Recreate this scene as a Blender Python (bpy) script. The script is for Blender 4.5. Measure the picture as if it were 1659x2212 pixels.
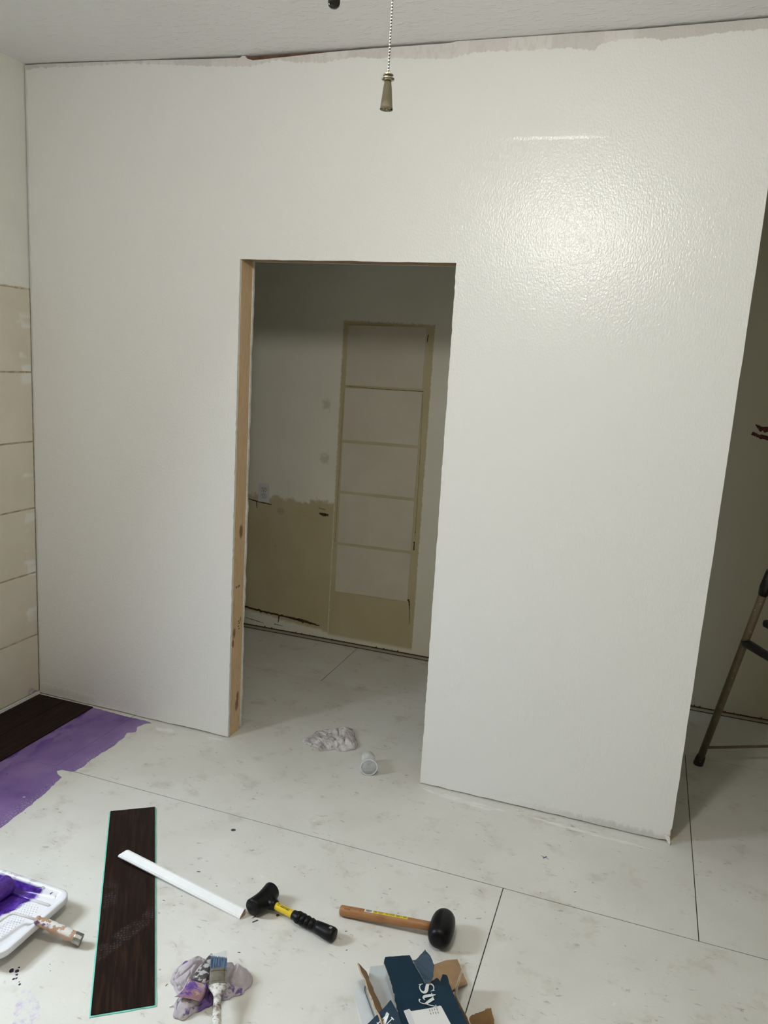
import bpy, bmesh, math, random
from mathutils import Vector, Matrix, noise as mn

# ------------------------------------------------------------------ scene, camera, world, light
for o in list(bpy.data.objects):
    bpy.data.objects.remove(o)
sc = bpy.context.scene
COL = sc.collection

cam_d = bpy.data.cameras.new('camera')
cam = bpy.data.objects.new('camera', cam_d)
COL.objects.link(cam)
cam_d.sensor_fit = 'HORIZONTAL'
cam_d.sensor_width = 36.0
cam_d.lens = 36.558
cam_d.clip_start = 0.02
CAM = Vector((2.653, -2.845, 1.687))
yaw, pit, rol = -0.321, -0.191, 0.063
f_ = Vector((math.sin(yaw) * math.cos(pit), math.cos(yaw) * math.cos(pit), math.sin(pit)))
r_ = Vector((math.cos(yaw), -math.sin(yaw), 0))
u_ = r_.cross(f_)
r2 = r_ * math.cos(rol) + u_ * math.sin(rol)
u2 = -r_ * math.sin(rol) + u_ * math.cos(rol)
cam.matrix_world = Matrix(((r2.x, u2.x, -f_.x, CAM.x), (r2.y, u2.y, -f_.y, CAM.y), (r2.z, u2.z, -f_.z, CAM.z), (0, 0, 0, 1)))
sc.camera = cam

world = bpy.data.worlds.new('daylight')
sc.world = world
world.use_nodes = True
bg = world.node_tree.nodes['Background']
bg.inputs[0].default_value = (0.75, 0.85, 1.0, 1)
bg.inputs[1].default_value = 0.8

# daylight entering by the window in the left wall
WIN_Y0, WIN_Y1, WIN_Z0, WIN_Z1 = -2.08, -1.50, 0.95, 2.1
wl = bpy.data.lights.new('window_daylight', 'AREA')
wl.shape = 'RECTANGLE'
wl.size = 1.15
wl.size_y = 0.56
wl.energy = 78
wl.spread = math.radians(130)
wl.color = (0.78, 0.90, 1.0)
wlo = bpy.data.objects.new('window_daylight', wl)
COL.objects.link(wlo)
wlo.location = (-0.22, -1.79, 1.66)
wlo.rotation_euler = Vector((-1, 0.0, 0.75)).to_track_quat('Z', 'Y').to_euler()

LAMP = Vector((2.13, -1.83, 2.44))      # glass bowl of the ceiling fan
LAMP_STRENGTH = 120.0
LAMP_COLOR = (1.0, 0.985, 0.91)

vs = sc.view_settings
vs.view_transform = 'Standard'
vs.look = 'None'
vs.gamma = 1.0
vs.exposure = 0.0
vs.use_curve_mapping = False

sc.cycles.max_bounces = 5
sc.cycles.diffuse_bounces = 4
sc.cycles.glossy_bounces = 2
sc.cycles.transparent_max_bounces = 8
sc.cycles.caustics_reflective = False
sc.cycles.caustics_refractive = False

random.seed(4)

# ------------------------------------------------------------------ material helpers
class NM:
    def __init__(s, name, rough=0.5, spec=0.5, metal=0.0, color=(0.8, 0.8, 0.8)):
        s.m = bpy.data.materials.new(name)
        s.m.use_nodes = True
        s.t = s.m.node_tree
        s.b = s.t.nodes['Principled BSDF']
        s.b.inputs['Roughness'].default_value = rough
        s.b.inputs['Specular IOR Level'].default_value = spec
        s.b.inputs['Metallic'].default_value = metal
        s.b.inputs['Base Color'].default_value = (*color, 1)
        s.tc = s.t.nodes.new('ShaderNodeTexCoord').outputs['Object']
        s._sep = None
    def n(s, typ):
        return s.t.nodes.new(typ)
    def link(s, a, b):
        s.t.links.new(a, b)
    def put(s, sock, v):
        if hasattr(v, 'links') or isinstance(v, bpy.types.NodeSocket):
            s.link(v, sock)
        elif isinstance(v, (tuple, list)):
            sock.default_value = (*v, 1) if len(v) == 3 and sock.type == 'RGBA' else v
        else:
            sock.default_value = v
    def xyz(s):
        if not s._sep:
            nd = s.n('ShaderNodeSeparateXYZ')
            s.link(s.tc, nd.inputs[0])
            s._sep = nd.outputs
        return s._sep
    def scaled(s, v):
        nd = s.n('ShaderNodeMapping')
        s.link(s.tc, nd.inputs[0])
        nd.inputs['Scale'].default_value = v
        return nd.outputs[0]
    def noise(s, scale, detail=3, rough=0.55, vec=None, dist=0.0):
        nd = s.n('ShaderNodeTexNoise')
        s.link(vec or s.tc, nd.inputs['Vector'])
        nd.inputs['Scale'].default_value = scale
        nd.inputs['Detail'].default_value = detail
        nd.inputs['Roughness'].default_value = rough
        nd.inputs['Distortion'].default_value = dist
        return nd.outputs['Fac']
    def voro(s, scale, vec=None, feature='F1', out='Distance'):
        nd = s.n('ShaderNodeTexVoronoi')
        nd.feature = feature
        s.link(vec or s.tc, nd.inputs['Vector'])
        nd.inputs['Scale'].default_value = scale
        return nd.outputs[out]
    def math(s, op, a, b=0.0, clamp=False):
        nd = s.n('ShaderNodeMath')
        nd.operation = op
        nd.use_clamp = clamp
        s.put(nd.inputs[0], a)
        s.put(nd.inputs[1], b)
        return nd.outputs[0]
    def step(s, v, lo, hi, inv=False):
        nd = s.n('ShaderNodeMapRange')
        nd.interpolation_type = 'SMOOTHSTEP'
        s.put(nd.inputs[0], v)
        nd.inputs[1].default_value = lo
        nd.inputs[2].default_value = hi
        nd.inputs[3].default_value = 1.0 if inv else 0.0
        nd.inputs[4].default_value = 0.0 if inv else 1.0
        return nd.outputs[0]
    def mul(s, *a):
        r = a[0]
        for x in a[1:]:
            r = s.math('MULTIPLY', r, x)
        return r
    def mix(s, fac, a, b):
        nd = s.n('ShaderNodeMix')
        nd.data_type = 'RGBA'
        s.put(nd.inputs[0], fac)
        s.put(nd.inputs[6], a)
        s.put(nd.inputs[7], b)
        return nd.outputs[2]
    def ramp(s, fac, stops, interp='LINEAR'):
        nd = s.n('ShaderNodeValToRGB')
        nd.color_ramp.interpolation = interp
        e = nd.color_ramp.elements
        while len(e) < len(stops):
            e.new(0.5)
        for el, (p, c) in zip(e, stops):
            el.position = p
            el.color = (*c, 1) if isinstance(c, (tuple, list)) else (c, c, c, 1)
        s.put(nd.inputs[0], fac)
        return nd.outputs[0]
    def color(s, v):
        s.put(s.b.inputs['Base Color'], v)
    def rough(s, v):
        s.put(s.b.inputs['Roughness'], v)
    def bump(s, h, strength=0.3, dist=0.002):
        nd = s.n('ShaderNodeBump')
        nd.inputs['Strength'].default_value = strength
        nd.inputs['Distance'].default_value = dist
        s.put(nd.inputs['Height'], h)
        s.link(nd.outputs[0], s.b.inputs['Normal'])


def simple(name, color, rough=0.5, metal=0.0, var=0.0, vscale=20, bump=None, spec=0.5):
    k = NM(name, rough, spec, metal, color)
    if var:
        nz = k.noise(vscale, 4)
        k.color(k.ramp(nz, [(0.3, tuple(c * (1 - var) for c in color)), (0.7, tuple(min(1, c * (1 + var)) for c in color))]))
    if bump:
        k.bump(k.noise(bump[0], 4), bump[1], bump[2])
    return k.m


# ------------------------------------------------------------------ mesh helpers
class G:
    def __init__(s):
        s.v, s.f, s.mi, s.sm = [], [], [], []
        s.cur = 0
        s.smooth = False
    def add(s, vs_, fs):
        o = len(s.v)
        s.v += [tuple(v) for v in vs_]
        for f in fs:
            s.f.append(tuple(i + o for i in f))
            s.mi.append(s.cur)
            s.sm.append(s.smooth)
        return s
    def box(s, x0, x1, y0, y1, z0, z1):
        return s.add([(x0, y0, z0), (x1, y0, z0), (x1, y1, z0), (x0, y1, z0), (x0, y0, z1), (x1, y0, z1), (x1, y1, z1), (x0, y1, z1)],
                     [(0, 3, 2, 1), (4, 5, 6, 7), (0, 1, 5, 4), (1, 2, 6, 5), (2, 3, 7, 6), (3, 0, 4, 7)])
    def tube(s, path, rad, seg=12, cap=True, flat=1.0, up=(0, 0, 1)):
        path = [Vector(p) for p in path]
        if not isinstance(rad, (list, tuple)):
            rad = [rad] * len(path)
        rings = []
        for i, p in enumerate(path):
            d = (path[min(i + 1, len(path) - 1)] - path[max(i - 1, 0)]).normalized()
            a = d.cross(Vector(up))
            if a.length < 1e-4:
                a = d.cross(Vector((1, 0, 0)))
            a.normalize()
            b = a.cross(d).normalized()
            rings.append([p + a * math.cos(2 * math.pi * k / seg) * rad[i] + b * math.sin(2 * math.pi * k / seg) * rad[i] * flat for k in range(seg)])
        vs_ = [v for r in rings for v in r]
        fs = []
        for i in range(len(path) - 1):
            for k in range(seg):
                k2 = (k + 1) % seg
                fs.append((i * seg + k, i * seg + k2, (i + 1) * seg + k2, (i + 1) * seg + k))
        if cap:
            fs.append(tuple(range(seg - 1, -1, -1)))
            n0 = (len(path) - 1) * seg
            fs.append(tuple(n0 + k for k in range(seg)))
        return s.add(vs_, fs)
    def lathe(s, prof, origin=(0, 0, 0), axis=(0, 0, 1), seg=24):
        ax = Vector(axis).normalized()
        path = [Vector(origin) + ax * z for r, z in prof]
        a = ax.orthogonal().normalized()
        b = ax.cross(a)
        vs_ = []
        for (r, z), p in zip(prof, path):
            for k in range(seg):
                t = 2 * math.pi * k / seg
                vs_.append(p + (a * math.cos(t) + b * math.sin(t)) * max(r, 1e-5))
        fs = []
        for i in range(len(prof) - 1):
            for k in range(seg):
                k2 = (k + 1) % seg
                fs.append((i * seg + k, i * seg + k2, (i + 1) * seg + k2, (i + 1) * seg + k))
        if prof[0][0] > 1e-4:
            fs.append(tuple(range(seg - 1, -1, -1)))
        if prof[-1][0] > 1e-4:
            fs.append(tuple((len(prof) - 1) * seg + k for k in range(seg)))
        return s.add(vs_, fs)
    def prism(s, poly, vec):
        """poly: list of 3d points, extruded by vec"""
        n = len(poly)
        a = [Vector(p) for p in poly]
        b = [p + Vector(vec) for p in a]
        fs = [tuple(range(n)), tuple(range(2 * n - 1, n - 1, -1))]
        for i in range(n):
            j = (i + 1) % n
            fs.append((i, n + i, n + j, j))
        return s.add(a + b, fs)
    def grid(s, fn, nu, nv):
        vs_ = [fn(i / nu, j / nv) for j in range(nv + 1) for i in range(nu + 1)]
        fs = []
        for j in range(nv):
            for i in range(nu):
                a = j * (nu + 1) + i
                fs.append((a, a + 1, a + nu + 2, a + nu + 1))
        return s.add(vs_, fs)
    def obj(s, name, mats, parent=None, fix=True, bevel=0.0):
        me = bpy.data.meshes.new(name)
        me.from_pydata(s.v, [], s.f)
        if not isinstance(mats, (list, tuple)):
            mats = [mats]
        for m in mats:
            me.materials.append(m)
        for p, mi, sm in zip(me.polygons, s.mi, s.sm):
            p.material_index = mi
            p.use_smooth = sm
        bm = bmesh.new()
        bm.from_mesh(me)
        ng = [f for f in bm.faces if len(f.verts) > 4]
        if fix:
            bmesh.ops.recalc_face_normals(bm, faces=bm.faces)
        if ng:
            bmesh.ops.triangulate(bm, faces=ng)
        bm.to_mesh(me)
        bm.free()
        o = bpy.data.objects.new(name, me)
        COL.objects.link(o)
        if parent:
            o.parent = parent
        if bevel:
            md = o.modifiers.new('bevel', 'BEVEL')
            md.width = bevel
            md.segments = 2
            md.limit_method = 'ANGLE'
            md.angle_limit = 0.6
        return o


def thing(name, label, cat, loc=(0, 0, 0), rz=0.0, group=None):
    o = bpy.data.objects.new(name, None)
    o.empty_display_size = 0.05
    COL.objects.link(o)
    o.location = loc
    o.rotation_euler = (0, 0, rz)
    return tag(o, label, cat, group)


def tag(o, label, cat, group=None):
    o['label'] = label
    o['category'] = cat
    if group:
        o['group'] = group
    return o


def struct(o, label=None):
    o['kind'] = 'structure'
    if label:
        o['label'] = label
    return o


def lerp_tab(tab, x):
    if x <= tab[0][0]:
        return tab[0][1]
    for (a, va), (b, vb) in zip(tab, tab[1:]):
        if x <= b:
            return va + (vb - va) * (x - a) / (b - a)
    return tab[-1][1]


def nz(x, y=0.0, z=0.0):
    return mn.noise(Vector((x, y, z)))


# ------------------------------------------------------------------ materials of the setting
X_END, DOOR_L, DOOR_R, DOOR_H = 2.908, 1.043, 1.930, 2.046
T_WALL, T_DRY = 0.115, 0.0127
Y_BACK = 1.316
CEIL = [(0.0, 2.811), (0.23, 2.806), (0.52, 2.797), (0.78, 2.791), (1.01, 2.786), (1.9, 2.784), (2.46, 2.786), (2.84, 2.793), (4.6, 2.81)]

# painted partition: semi-gloss white with rolled stipple, bare primer strip at the top
WALL_ROUGH = 0.27
k = NM('rolled white wall paint', 0.36, 0.5)
X, Y, Z = k.xyz()
edge = [(0.0, 2.782), (0.06, 2.792), (0.2, 2.785), (0.52, 2.784), (0.9, 2.752), (1.06, 2.742), (1.18, 2.76), (1.28, 2.745), (1.37, 2.742), (1.48, 2.752),
        (1.6, 2.742), (1.84, 2.726), (1.93, 2.742), (2.12, 2.738), (2.24, 2.738), (2.335, 2.724), (2.345, 2.744), (2.46, 2.752), (2.57, 2.742), (2.68, 2.752), (2.9, 2.757)]
bz = k.ramp(k.math('DIVIDE', X, 3.0), [(a / 3.0, (z - 2.70) * 5) for a, z in edge])
bz = k.math('ADD', k.math('DIVIDE', bz, 5.0), 2.70)
n1 = k.noise(55, 2, 0.7, k.scaled((1, 1, 0.4)))
n0_ = k.math('SUBTRACT', n1, 0.5)
n2 = k.noise(9, 1)
zz = k.math('ADD', Z, k.math('MULTIPLY', n0_, 0.022))
bare = k.step(k.math('SUBTRACT', zz, bz), -0.002, 0.003)
bareC = k.ramp(k.math('FRACT', k.mul(X, 1.37)), [(0.0, (0.64, 0.615, 0.60)), (0.23, (0.70, 0.675, 0.66)), (0.61, (0.665, 0.635, 0.62)), (0.80, (0.71, 0.69, 0.67))], 'CONSTANT')
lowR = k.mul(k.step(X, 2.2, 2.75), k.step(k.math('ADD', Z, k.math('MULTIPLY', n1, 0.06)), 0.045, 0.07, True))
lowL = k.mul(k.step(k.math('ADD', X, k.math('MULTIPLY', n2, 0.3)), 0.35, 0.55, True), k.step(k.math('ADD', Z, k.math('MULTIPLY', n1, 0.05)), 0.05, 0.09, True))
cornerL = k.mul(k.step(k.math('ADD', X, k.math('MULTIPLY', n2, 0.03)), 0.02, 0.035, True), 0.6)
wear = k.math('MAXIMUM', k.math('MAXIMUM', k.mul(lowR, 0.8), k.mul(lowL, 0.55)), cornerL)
bareC = k.mix(k.mul(k.step(X, 2.44, 2.47), 0.5), bareC, (0.52, 0.50, 0.46))
bareC = k.mix(k.mul(k.step(n1, 0.5, 0.62), 0.5), bareC, (0.60, 0.57, 0.55))
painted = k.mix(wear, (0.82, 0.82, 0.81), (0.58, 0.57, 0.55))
k.color(k.mix(bare, painted, bareC))
k.rough(k.math('ADD', WALL_ROUGH, k.math('MULTIPLY', k.math('MAXIMUM', bare, wear), 0.35)))
zr_ = k.math('SUBTRACT', Z, k.math('ADD', 2.462, k.mul(k.math('SUBTRACT', X, 2.0), -0.004)))
ridge = k.mul(k.step(zr_, -0.007, 0.007), k.step(zr_, 0.008, 0.09, True), k.step(X, 2.0, 2.14), k.step(X, 2.28, 2.46, True), 1.1)
k.bump(k.math('ADD', k.noise(165, 1, 0.6, k.scaled((1, 1, 0.6))), ridge), 0.5, 0.0026)
M_WALL = k.m

k = NM('white ceiling paint', 0.75, 0.3)
k.color((0.825, 0.82, 0.815))
k.bump(k.step(k.noise(19, 3, 0.75, k.scaled((1, 2.0, 1))), 0.50, 0.72), 0.5, 0.0045)
M_CEIL = k.m

M_PLAIN = simple('matte white wall', (0.74, 0.73, 0.71), 0.7, var=0.03, vscale=3, bump=(150, 0.2, 0.001))
M_RAW = simple('bare tan wall board', (0.74, 0.68, 0.52), 0.8)
M_RAW2 = simple('dull tan panelling', (0.40, 0.36, 0.27), 0.8)
M_DRYEDGE = simple('chalky gypsum edge', (0.72, 0.71, 0.69), 0.85, var=0.12, vscale=90)
M_BROWN = simple('old brown timber', (0.16, 0.075, 0.045), 0.7, var=0.35, vscale=30)
M_DARK = simple('dark gap', (0.035, 0.03, 0.026), 0.9)


def pine(name, knots):
    k = NM(name, 0.55, 0.35)
    X, Y, Z = k.xyz()
    v = k.scaled((1, 9, 0.55))
    w = k.noise(5.0, 3, 0.5, v, 0.7)
    band = k.math('FRACT', k.mul(w, 9.0))
    c = k.ramp(band, [(0.0, (0.68, 0.49, 0.29)), (0.55, (0.74, 0.55, 0.34)), (0.9, (0.60, 0.41, 0.23)), (1.0, (0.68, 0.49, 0.29))])
    for (ky, kz, kr) in knots:
        d = k.math('ADD', k.math('POWER', k.math('DIVIDE', k.math('SUBTRACT', Y, ky), kr), 2.0), k.math('POWER', k.math('DIVIDE', k.math('SUBTRACT', Z, kz), kr * 2.1), 2.0))
        d = k.math('ADD', d, k.mul(k.math('SUBTRACT', k.noise(60, 3), 0.5), 0.9))
        c = k.mix(k.mul(k.step(d, 0.15, 1.3, True), 0.85), c, (0.20, 0.085, 0.03))
    c = k.mix(k.mul(k.step(k.noise(14, 3), 0.58, 0.75), 0.35), c, (0.62, 0.52, 0.40))
    k.color(c)
    k.bump(band, 0.12, 0.001)
    return k.m


M_PINE = pine('pine stud', [(0.066, 0.93, 0.016), (0.03, 0.48, 0.013), (0.022, 0.435, 0.01), (0.082, 0.53, 0.006), (0.075, 0.17, 0.012), (0.07, 0.13, 0.016)])
M_PINEH = simple('dark pine header', (0.38, 0.235, 0.13), 0.6, var=0.3, vscale=14)

# old plaster back wall
k = NM('old patched plaster', 0.72, 0.3)
X, Y, Z = k.xyz()
nA = k.math('SUBTRACT', k.noise(14, 3, 0.65), 0.5)
nB = k.math('SUBTRACT', k.noise(48, 3, 0.65), 0.5)
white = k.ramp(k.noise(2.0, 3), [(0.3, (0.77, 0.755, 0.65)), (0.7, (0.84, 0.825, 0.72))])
white = k.mix(k.step(X, 2.0, 2.3), white, (0.50, 0.475, 0.37))  # right part painted darker: shade beyond the partition end put into the colour
tan = k.ramp(k.noise(3.2, 4), [(0.3, (0.49, 0.42, 0.25)), (0.7, (0.57, 0.50, 0.33))])
ztop = k.math('ADD', Z, k.math('ADD', k.mul(nA, 0.10), k.mul(nB, 0.05)))
low = k.mul(k.step(ztop, 0.835, 0.86, True), k.step(X, 0.955, 0.965, True))
lowfoot = k.step(k.math('ADD', k.math('ADD', Z, k.mul(k.math('SUBTRACT', X, 0.9), 0.10)), k.mul(nA, 0.05)), 0.05, 0.075)
xn = k.math('ADD', X, k.mul(nB, 0.018))
colm = k.mul(k.step(xn, 0.957, 0.967), k.step(xn, 1.488, 1.496, True), k.step(k.math('ADD', Z, k.mul(nB, 0.03)), 1.888, 1.9, True), k.step(Z, 0.035, 0.06))
tanmask = k.math('MAXIMUM', k.mul(low, lowfoot), colm)
c = k.mix(tanmask, white, tan)
patch = k.mul(k.step(k.math('ABSOLUTE', k.math('SUBTRACT', k.math('ADD', X, k.mul(nA, .06)), 0.885)), 0.015, 0.035, True),
              k.math('MAXIMUM', k.step(k.math('ABSOLUTE', k.math('SUBTRACT', k.math('ADD', Z, k.mul(nB, .06)), 1.42)), 0.01, 0.04, True),
                     k.step(k.math('ABSOLUTE', k.math('SUBTRACT', k.math('ADD', Z, k.mul(nB, .06)), 1.105)), 0.01, 0.04, True)))
c = k.mix(k.mul(patch, 0.55), c, (0.47, 0.43, 0.36))
spot = k.step(k.math('ADD', k.math('POWER', k.math('DIVIDE', k.math('SUBTRACT', X, 0.617), 0.026), 2.0), k.math('POWER', k.math('DIVIDE', k.math('SUBTRACT', Z, 0.765), 0.023), 2.0)), 0.6, 1.2, True)
c = k.mix(k.mul(spot, 0.5), c, (0.33, 0.29, 0.22))
specks = k.mul(k.step(k.voro(26), 0.06, 0.1, True), k.step(k.noise(5), 0.55, 0.62), tanmask)
c = k.mix(k.mul(specks, 0.6), c, (0.25, 0.17, 0.09))
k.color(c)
k.bump(k.noise(85, 2), 0.5, 0.0015)
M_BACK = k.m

k = NM('tan block panel face', 0.75, 0.3)
nn = k.noise(5, 4)
c = k.ramp(nn, [(0.3, (0.60, 0.56, 0.455)), (0.7, (0.66, 0.62, 0.515))])
c = k.mix(k.mul(k.step(k.voro(40), 0.05, 0.09, True), k.step(k.noise(7), 0.52, 0.6)), c, (0.40, 0.33, 0.22))
k.color(c)
k.bump(k.noise(90, 4), 0.4, 0.002)
M_PANEL = k.m

# left wall: white above, tan joint bed below
k = NM('left wall old paint', 0.72, 0.3)
X, Y, Z = k.xyz()
jn = k.step(k.noise(30, 4), 0.42, 0.62)
bed = k.mix(jn, (0.42, 0.33, 0.22), (0.56, 0.50, 0.40))
up = k.ramp(k.noise(3, 3), [(0.3, (0.69, 0.69, 0.63)), (0.7, (0.74, 0.74, 0.68))])
k.color(k.mix(k.step(k.math('ADD', Z, k.mul(k.math('SUBTRACT', k.noise(40), .5), 0.012)), 1.9, 1.908), bed, up))
k.bump(k.noise(55, 5), 0.5, 0.004)
M_LEFT = k.m

k = NM('left wall block panel face', 0.75, 0.3)
X, Y, Z = k.xyz()
c = k.ramp(k.noise(4, 4), [(0.3, (0.605, 0.555, 0.455)), (0.7, (0.67, 0.62, 0.52))])
sm = k.mul(k.step(k.math('ADD', Y, k.mul(k.math('SUBTRACT', k.noise(26, 4), 0.5), 0.12)), -0.075, -0.055), k.step(k.noise(5.5, 3, 0.6, k.scaled((1, .2, 1))), 0.53, 0.58))
c = k.mix(k.mul(sm, 0.85), c, (0.73, 0.73, 0.69))
pur = k.mul(k.step(Z, 0.03, 0.06, True), k.step(k.noise(18, 3), 0.5, 0.55), k.step(Y, -0.09, -0.05))
c = k.mix(k.mul(pur, 0.7), c, (0.28, 0.16, 0.42))
k.color(c)
k.bump(k.noise(80, 4), 0.4, 0.002)
M_LPANEL = k.m

# painted underlayment sheets with scuffs; purple primer band beside the laid planks
k = NM('white painted underlayment', 0.55, 0.35)
X, Y, Z = k.xyz()
lo = k.noise(3.4, 3, 0.6)
md_ = k.noise(8.5, 3, 0.65)
hi = k.noise(44, 3, 0.7, k.scaled((0.6, 1.3, 1)), 0.6)
c = k.ramp(lo, [(0.3, (0.675, 0.66, 0.615)), (0.7, (0.745, 0.735, 0.695))])
c = k.mix(k.mul(k.step(md_, 0.54, 0.72), 0.5), c, (0.53, 0.49, 0.42))
c = k.mix(k.mul(k.step(hi, 0.60, 0.70), k.step(md_, 0.46, 0.58), 0.65), c, (0.33, 0.30, 0.27))
c = k.mix(k.mul(k.step(k.voro(17), 0.02, 0.085, True), k.step(md_, 0.46, 0.52), 0.55), c, (0.13, 0.10, 0.085))
c = k.mix(k.mul(k.step(hi, 0.30, 0.345, True), k.step(lo, 0.48, 0.58), 0.8), c, (0.80, 0.80, 0.78))
k.color(c)
k.bump(k.noise(120, 1), 0.2, 0.0015)
M_FLOOR = k.m

# purple primer rolled beside the laid planks
k = NM('purple floor primer', 0.45, 0.4)
X, Y, Z = k.xyz()
pc = k.ramp(k.noise(4.5, 4), [(0.32, (0.14, 0.075, 0.265)), (0.5, (0.21, 0.125, 0.345)), (0.7, (0.27, 0.175, 0.40))])
deep = k.mul(k.step(X, 0.33, 0.46, True), k.step(k.noise(13, 3, 0.5, k.scaled((1, .5, 1))), 0.48, 0.56))
pc = k.mix(k.mul(deep, 0.8), pc, (0.085, 0.025, 0.24))
pc = k.mix(k.mul(k.step(k.voro(22), 0.10, 0.15, True), k.step(k.noise(6, 2), 0.54, 0.58), 0.7), pc, (0.10, 0.045, 0.20))
fray = k.mul(k.step(X, 0.59, 0.65), k.step(k.noise(170, 3, 0.7), 0.50, 0.62), 0.5)
k.color(k.mix(fray, pc, (0.62, 0.58, 0.60)))
M_PRIMER = k.m
k = NM('thin lilac stain', 0.55, 0.3)
k.color(k.ramp(k.noise(45, 4, 0.7), [(0.34, (0.56, 0.48, 0.63)), (0.44, (0.65, 0.61, 0.67)), (0.54, (0.71, 0.70, 0.665))]))
M_LILAC = k.m
k = NM('smeared white filler', 0.6, 0.3)
k.color(k.ramp(k.noise(30, 4, 0.7, k.scaled((0.4, 2, 1))), [(0.36, (0.70, 0.69, 0.65)), (0.55, (0.81, 0.81, 0.79))]))
M_FILLER = k.m

# dark walnut vinyl planks
def walnut(name, axis, rough=0.35, coat=0.0):
    k = NM(name, rough, 0.16)
    s_ = (14, 0.8, 1) if axis == 'y' else (0.8, 14, 1)
    g = k.noise(7, 6, 0.65, k.scaled(s_), 0.5)
    c = k.ramp(g, [(0.25, (0.004, 0.0018, 0.0014)), (0.5, (0.013, 0.0055, 0.0038)), (0.68, (0.034, 0.0155, 0.009)), (0.8, (0.017, 0.008, 0.0055))])
    k.color(c)
    k.bump(g, 0.12, 0.001)
    return k
M_WALNUT = walnut('dark walnut plank', 'y', 0.6).m
k = walnut('dark walnut plank with dusty boot prints', 'x', 0.42)
X, Y, Z = k.xyz()
# dusty tread prints: rows of little lugs inside two curved bands
vv = k.scaled((105, 115, 1))
vn_ = k.voro(1.0, vv, 'DISTANCE_TO_EDGE')
vn_.node.inputs['Randomness'].default_value = 0.45
lug = k.step(vn_, 0.05, 0.30)
def tread(cx, slope, halfw, y0, y1):
    d = k.math('ABSOLUTE', k.math('SUBTRACT', k.math('SUBTRACT', X, cx), k.mul(Y, slope)))
    return k.mul(k.step(d, halfw * 0.6, halfw, True), k.step(Y, y0, y0 + 0.01), k.step(Y, y1 - 0.01, y1, True))
tm = k.math('MAXIMUM', tread(0.185, -0.95, 0.042, -0.08, 0.08), tread(-0.03, -0.5, 0.075, -0.08, -0.03))
tm = k.mul(tm, lug, k.step(k.noise(18, 3), 0.36, 0.60), 0.36)
basec = k.b.inputs['Base Color'].links[0].from_socket
k.color(k.mix(tm, basec, (0.13, 0.11, 0.115)))
M_WALNUT_D = k.m
M_TEAL = simple('mint underlay foam', (0.25, 0.72, 0.60), 0.6, var=0.12, vscale=40)

# ------------------------------------------------------------------ floor
g = G().box(-0.1, 4.6, -4.3, 1.45, -0.16, -0.0014)
floor = struct(g.obj('floor', M_DARK))
GAP = 0.0016
rows = [(-0.508, 0.765, [0.0, 0.548, 2.981, 4.5]), (-1.73, -0.508, [0.0, 2.374, 4.5]), (0.765, 1.40, [0.0, 1.161, 3.6, 4.5]), (-2.95, -1.73, [0.0, 1.1, 3.5, 4.5]), (-4.2, -2.95, [0.0, 2.3, 4.5])]
for (y0, y1, xs) in rows:
    for a, b in zip(xs, xs[1:]):
        G().box(a + GAP, b - GAP, y0 + GAP, y1 - GAP, -0.0013, 0.0).obj('floor_panel', M_FLOOR, floor)
for (x0, x1, ys) in [(0.016, 0.1715, [-0.014, -0.93, -1.84]), (0.1735, 0.331, [-0.014, -0.62, -1.53])]:
    for a, b in zip(ys, ys[1:]):
        p = G().box(x0, x1, b + 0.0005, a - 0.0005, 0.0002, 0.0052).obj('floor_plank', M_WALNUT, floor, bevel=0.0006)
def film(name, pts, mat, amp, z=0.0004, sub=0.008, seed=0, keep=()):
    """thin ragged film of paint on the floor"""
    out = []
    for i, (a, b) in enumerate(zip(pts, pts[1:] + pts[:1])):
        n = max(1, int(math.hypot(b[0] - a[0], b[1] - a[1]) / sub))
        for q in range(n):
            t = q / n
            x, y = a[0] + (b[0] - a[0]) * t, a[1] + (b[1] - a[1]) * t
            if i not in keep and q:
                x += amp * (nz(x * 35 + seed, y * 35) + 0.7 * nz(x * 110, y * 110 + seed))
                y += amp * (nz(x * 35, y * 35 + seed + 9) + 0.7 * nz(x * 110 + 5, y * 110 + seed))
            out.append((x, y, z))
    g = G()
    g.add(out, [tuple(range(len(out)))])
    return g.obj(name, mat, floor)
film('primer_band', [(0.30, -0.5072), (0.5474, -0.5072), (0.5474, -0.022), (0.30, -0.012)], M_PRIMER, 0.002, keep=(0, 1))
film('primer_band', [(0.5486, -0.5072), (0.640, -0.5072), (0.648, -0.46), (0.638, -0.40), (0.646, -0.28), (0.64, -0.20), (0.625, -0.15), (0.652, -0.13), (0.63, -0.085), (0.648, -0.04), (0.665, -0.03), (0.650, -0.022), (0.62, -0.018), (0.5486, -0.022)], M_PRIMER, 0.004, keep=(0, 13), seed=3)
film('primer_band', [(0.30, -1.5), (0.70, -1.5), (0.69, -1.1), (0.672, -0.92), (0.665, -0.80), (0.655, -0.70), (0.640, -0.62), (0.628, -0.562), (0.600, -0.552), (0.578, -0.535), (0.590, -0.518), (0.635, -0.514), (0.640, -0.5088), (0.30, -0.5088)], M_PRIMER, 0.005, keep=(11, 12), seed=7)
film('lilac_stain', [(1.268, -1.40), (1.280, -1.408), (1.285, -1.43), (1.308, -1.445), (1.36, -1.47), (1.385, -1.53), (1.33, -1.54), (1.285, -1.485), (1.27, -1.45)], M_LILAC, 0.006, seed=2)
film('filler_smear', [(1.955, -0.030), (2.05, -0.033), (2.20, -0.040), (2.30, -0.052), (2.22, -0.074), (2.12, -0.066), (2.0, -0.052)], M_FILLER, 0.006, seed=4)
film('filler_smear', [(2.36, -0.048), (2.55, -0.050), (2.75, -0.058), (2.87, -0.072), (2.74, -0.076), (2.52, -0.066)], M_FILLER, 0.005, seed=5)
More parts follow.
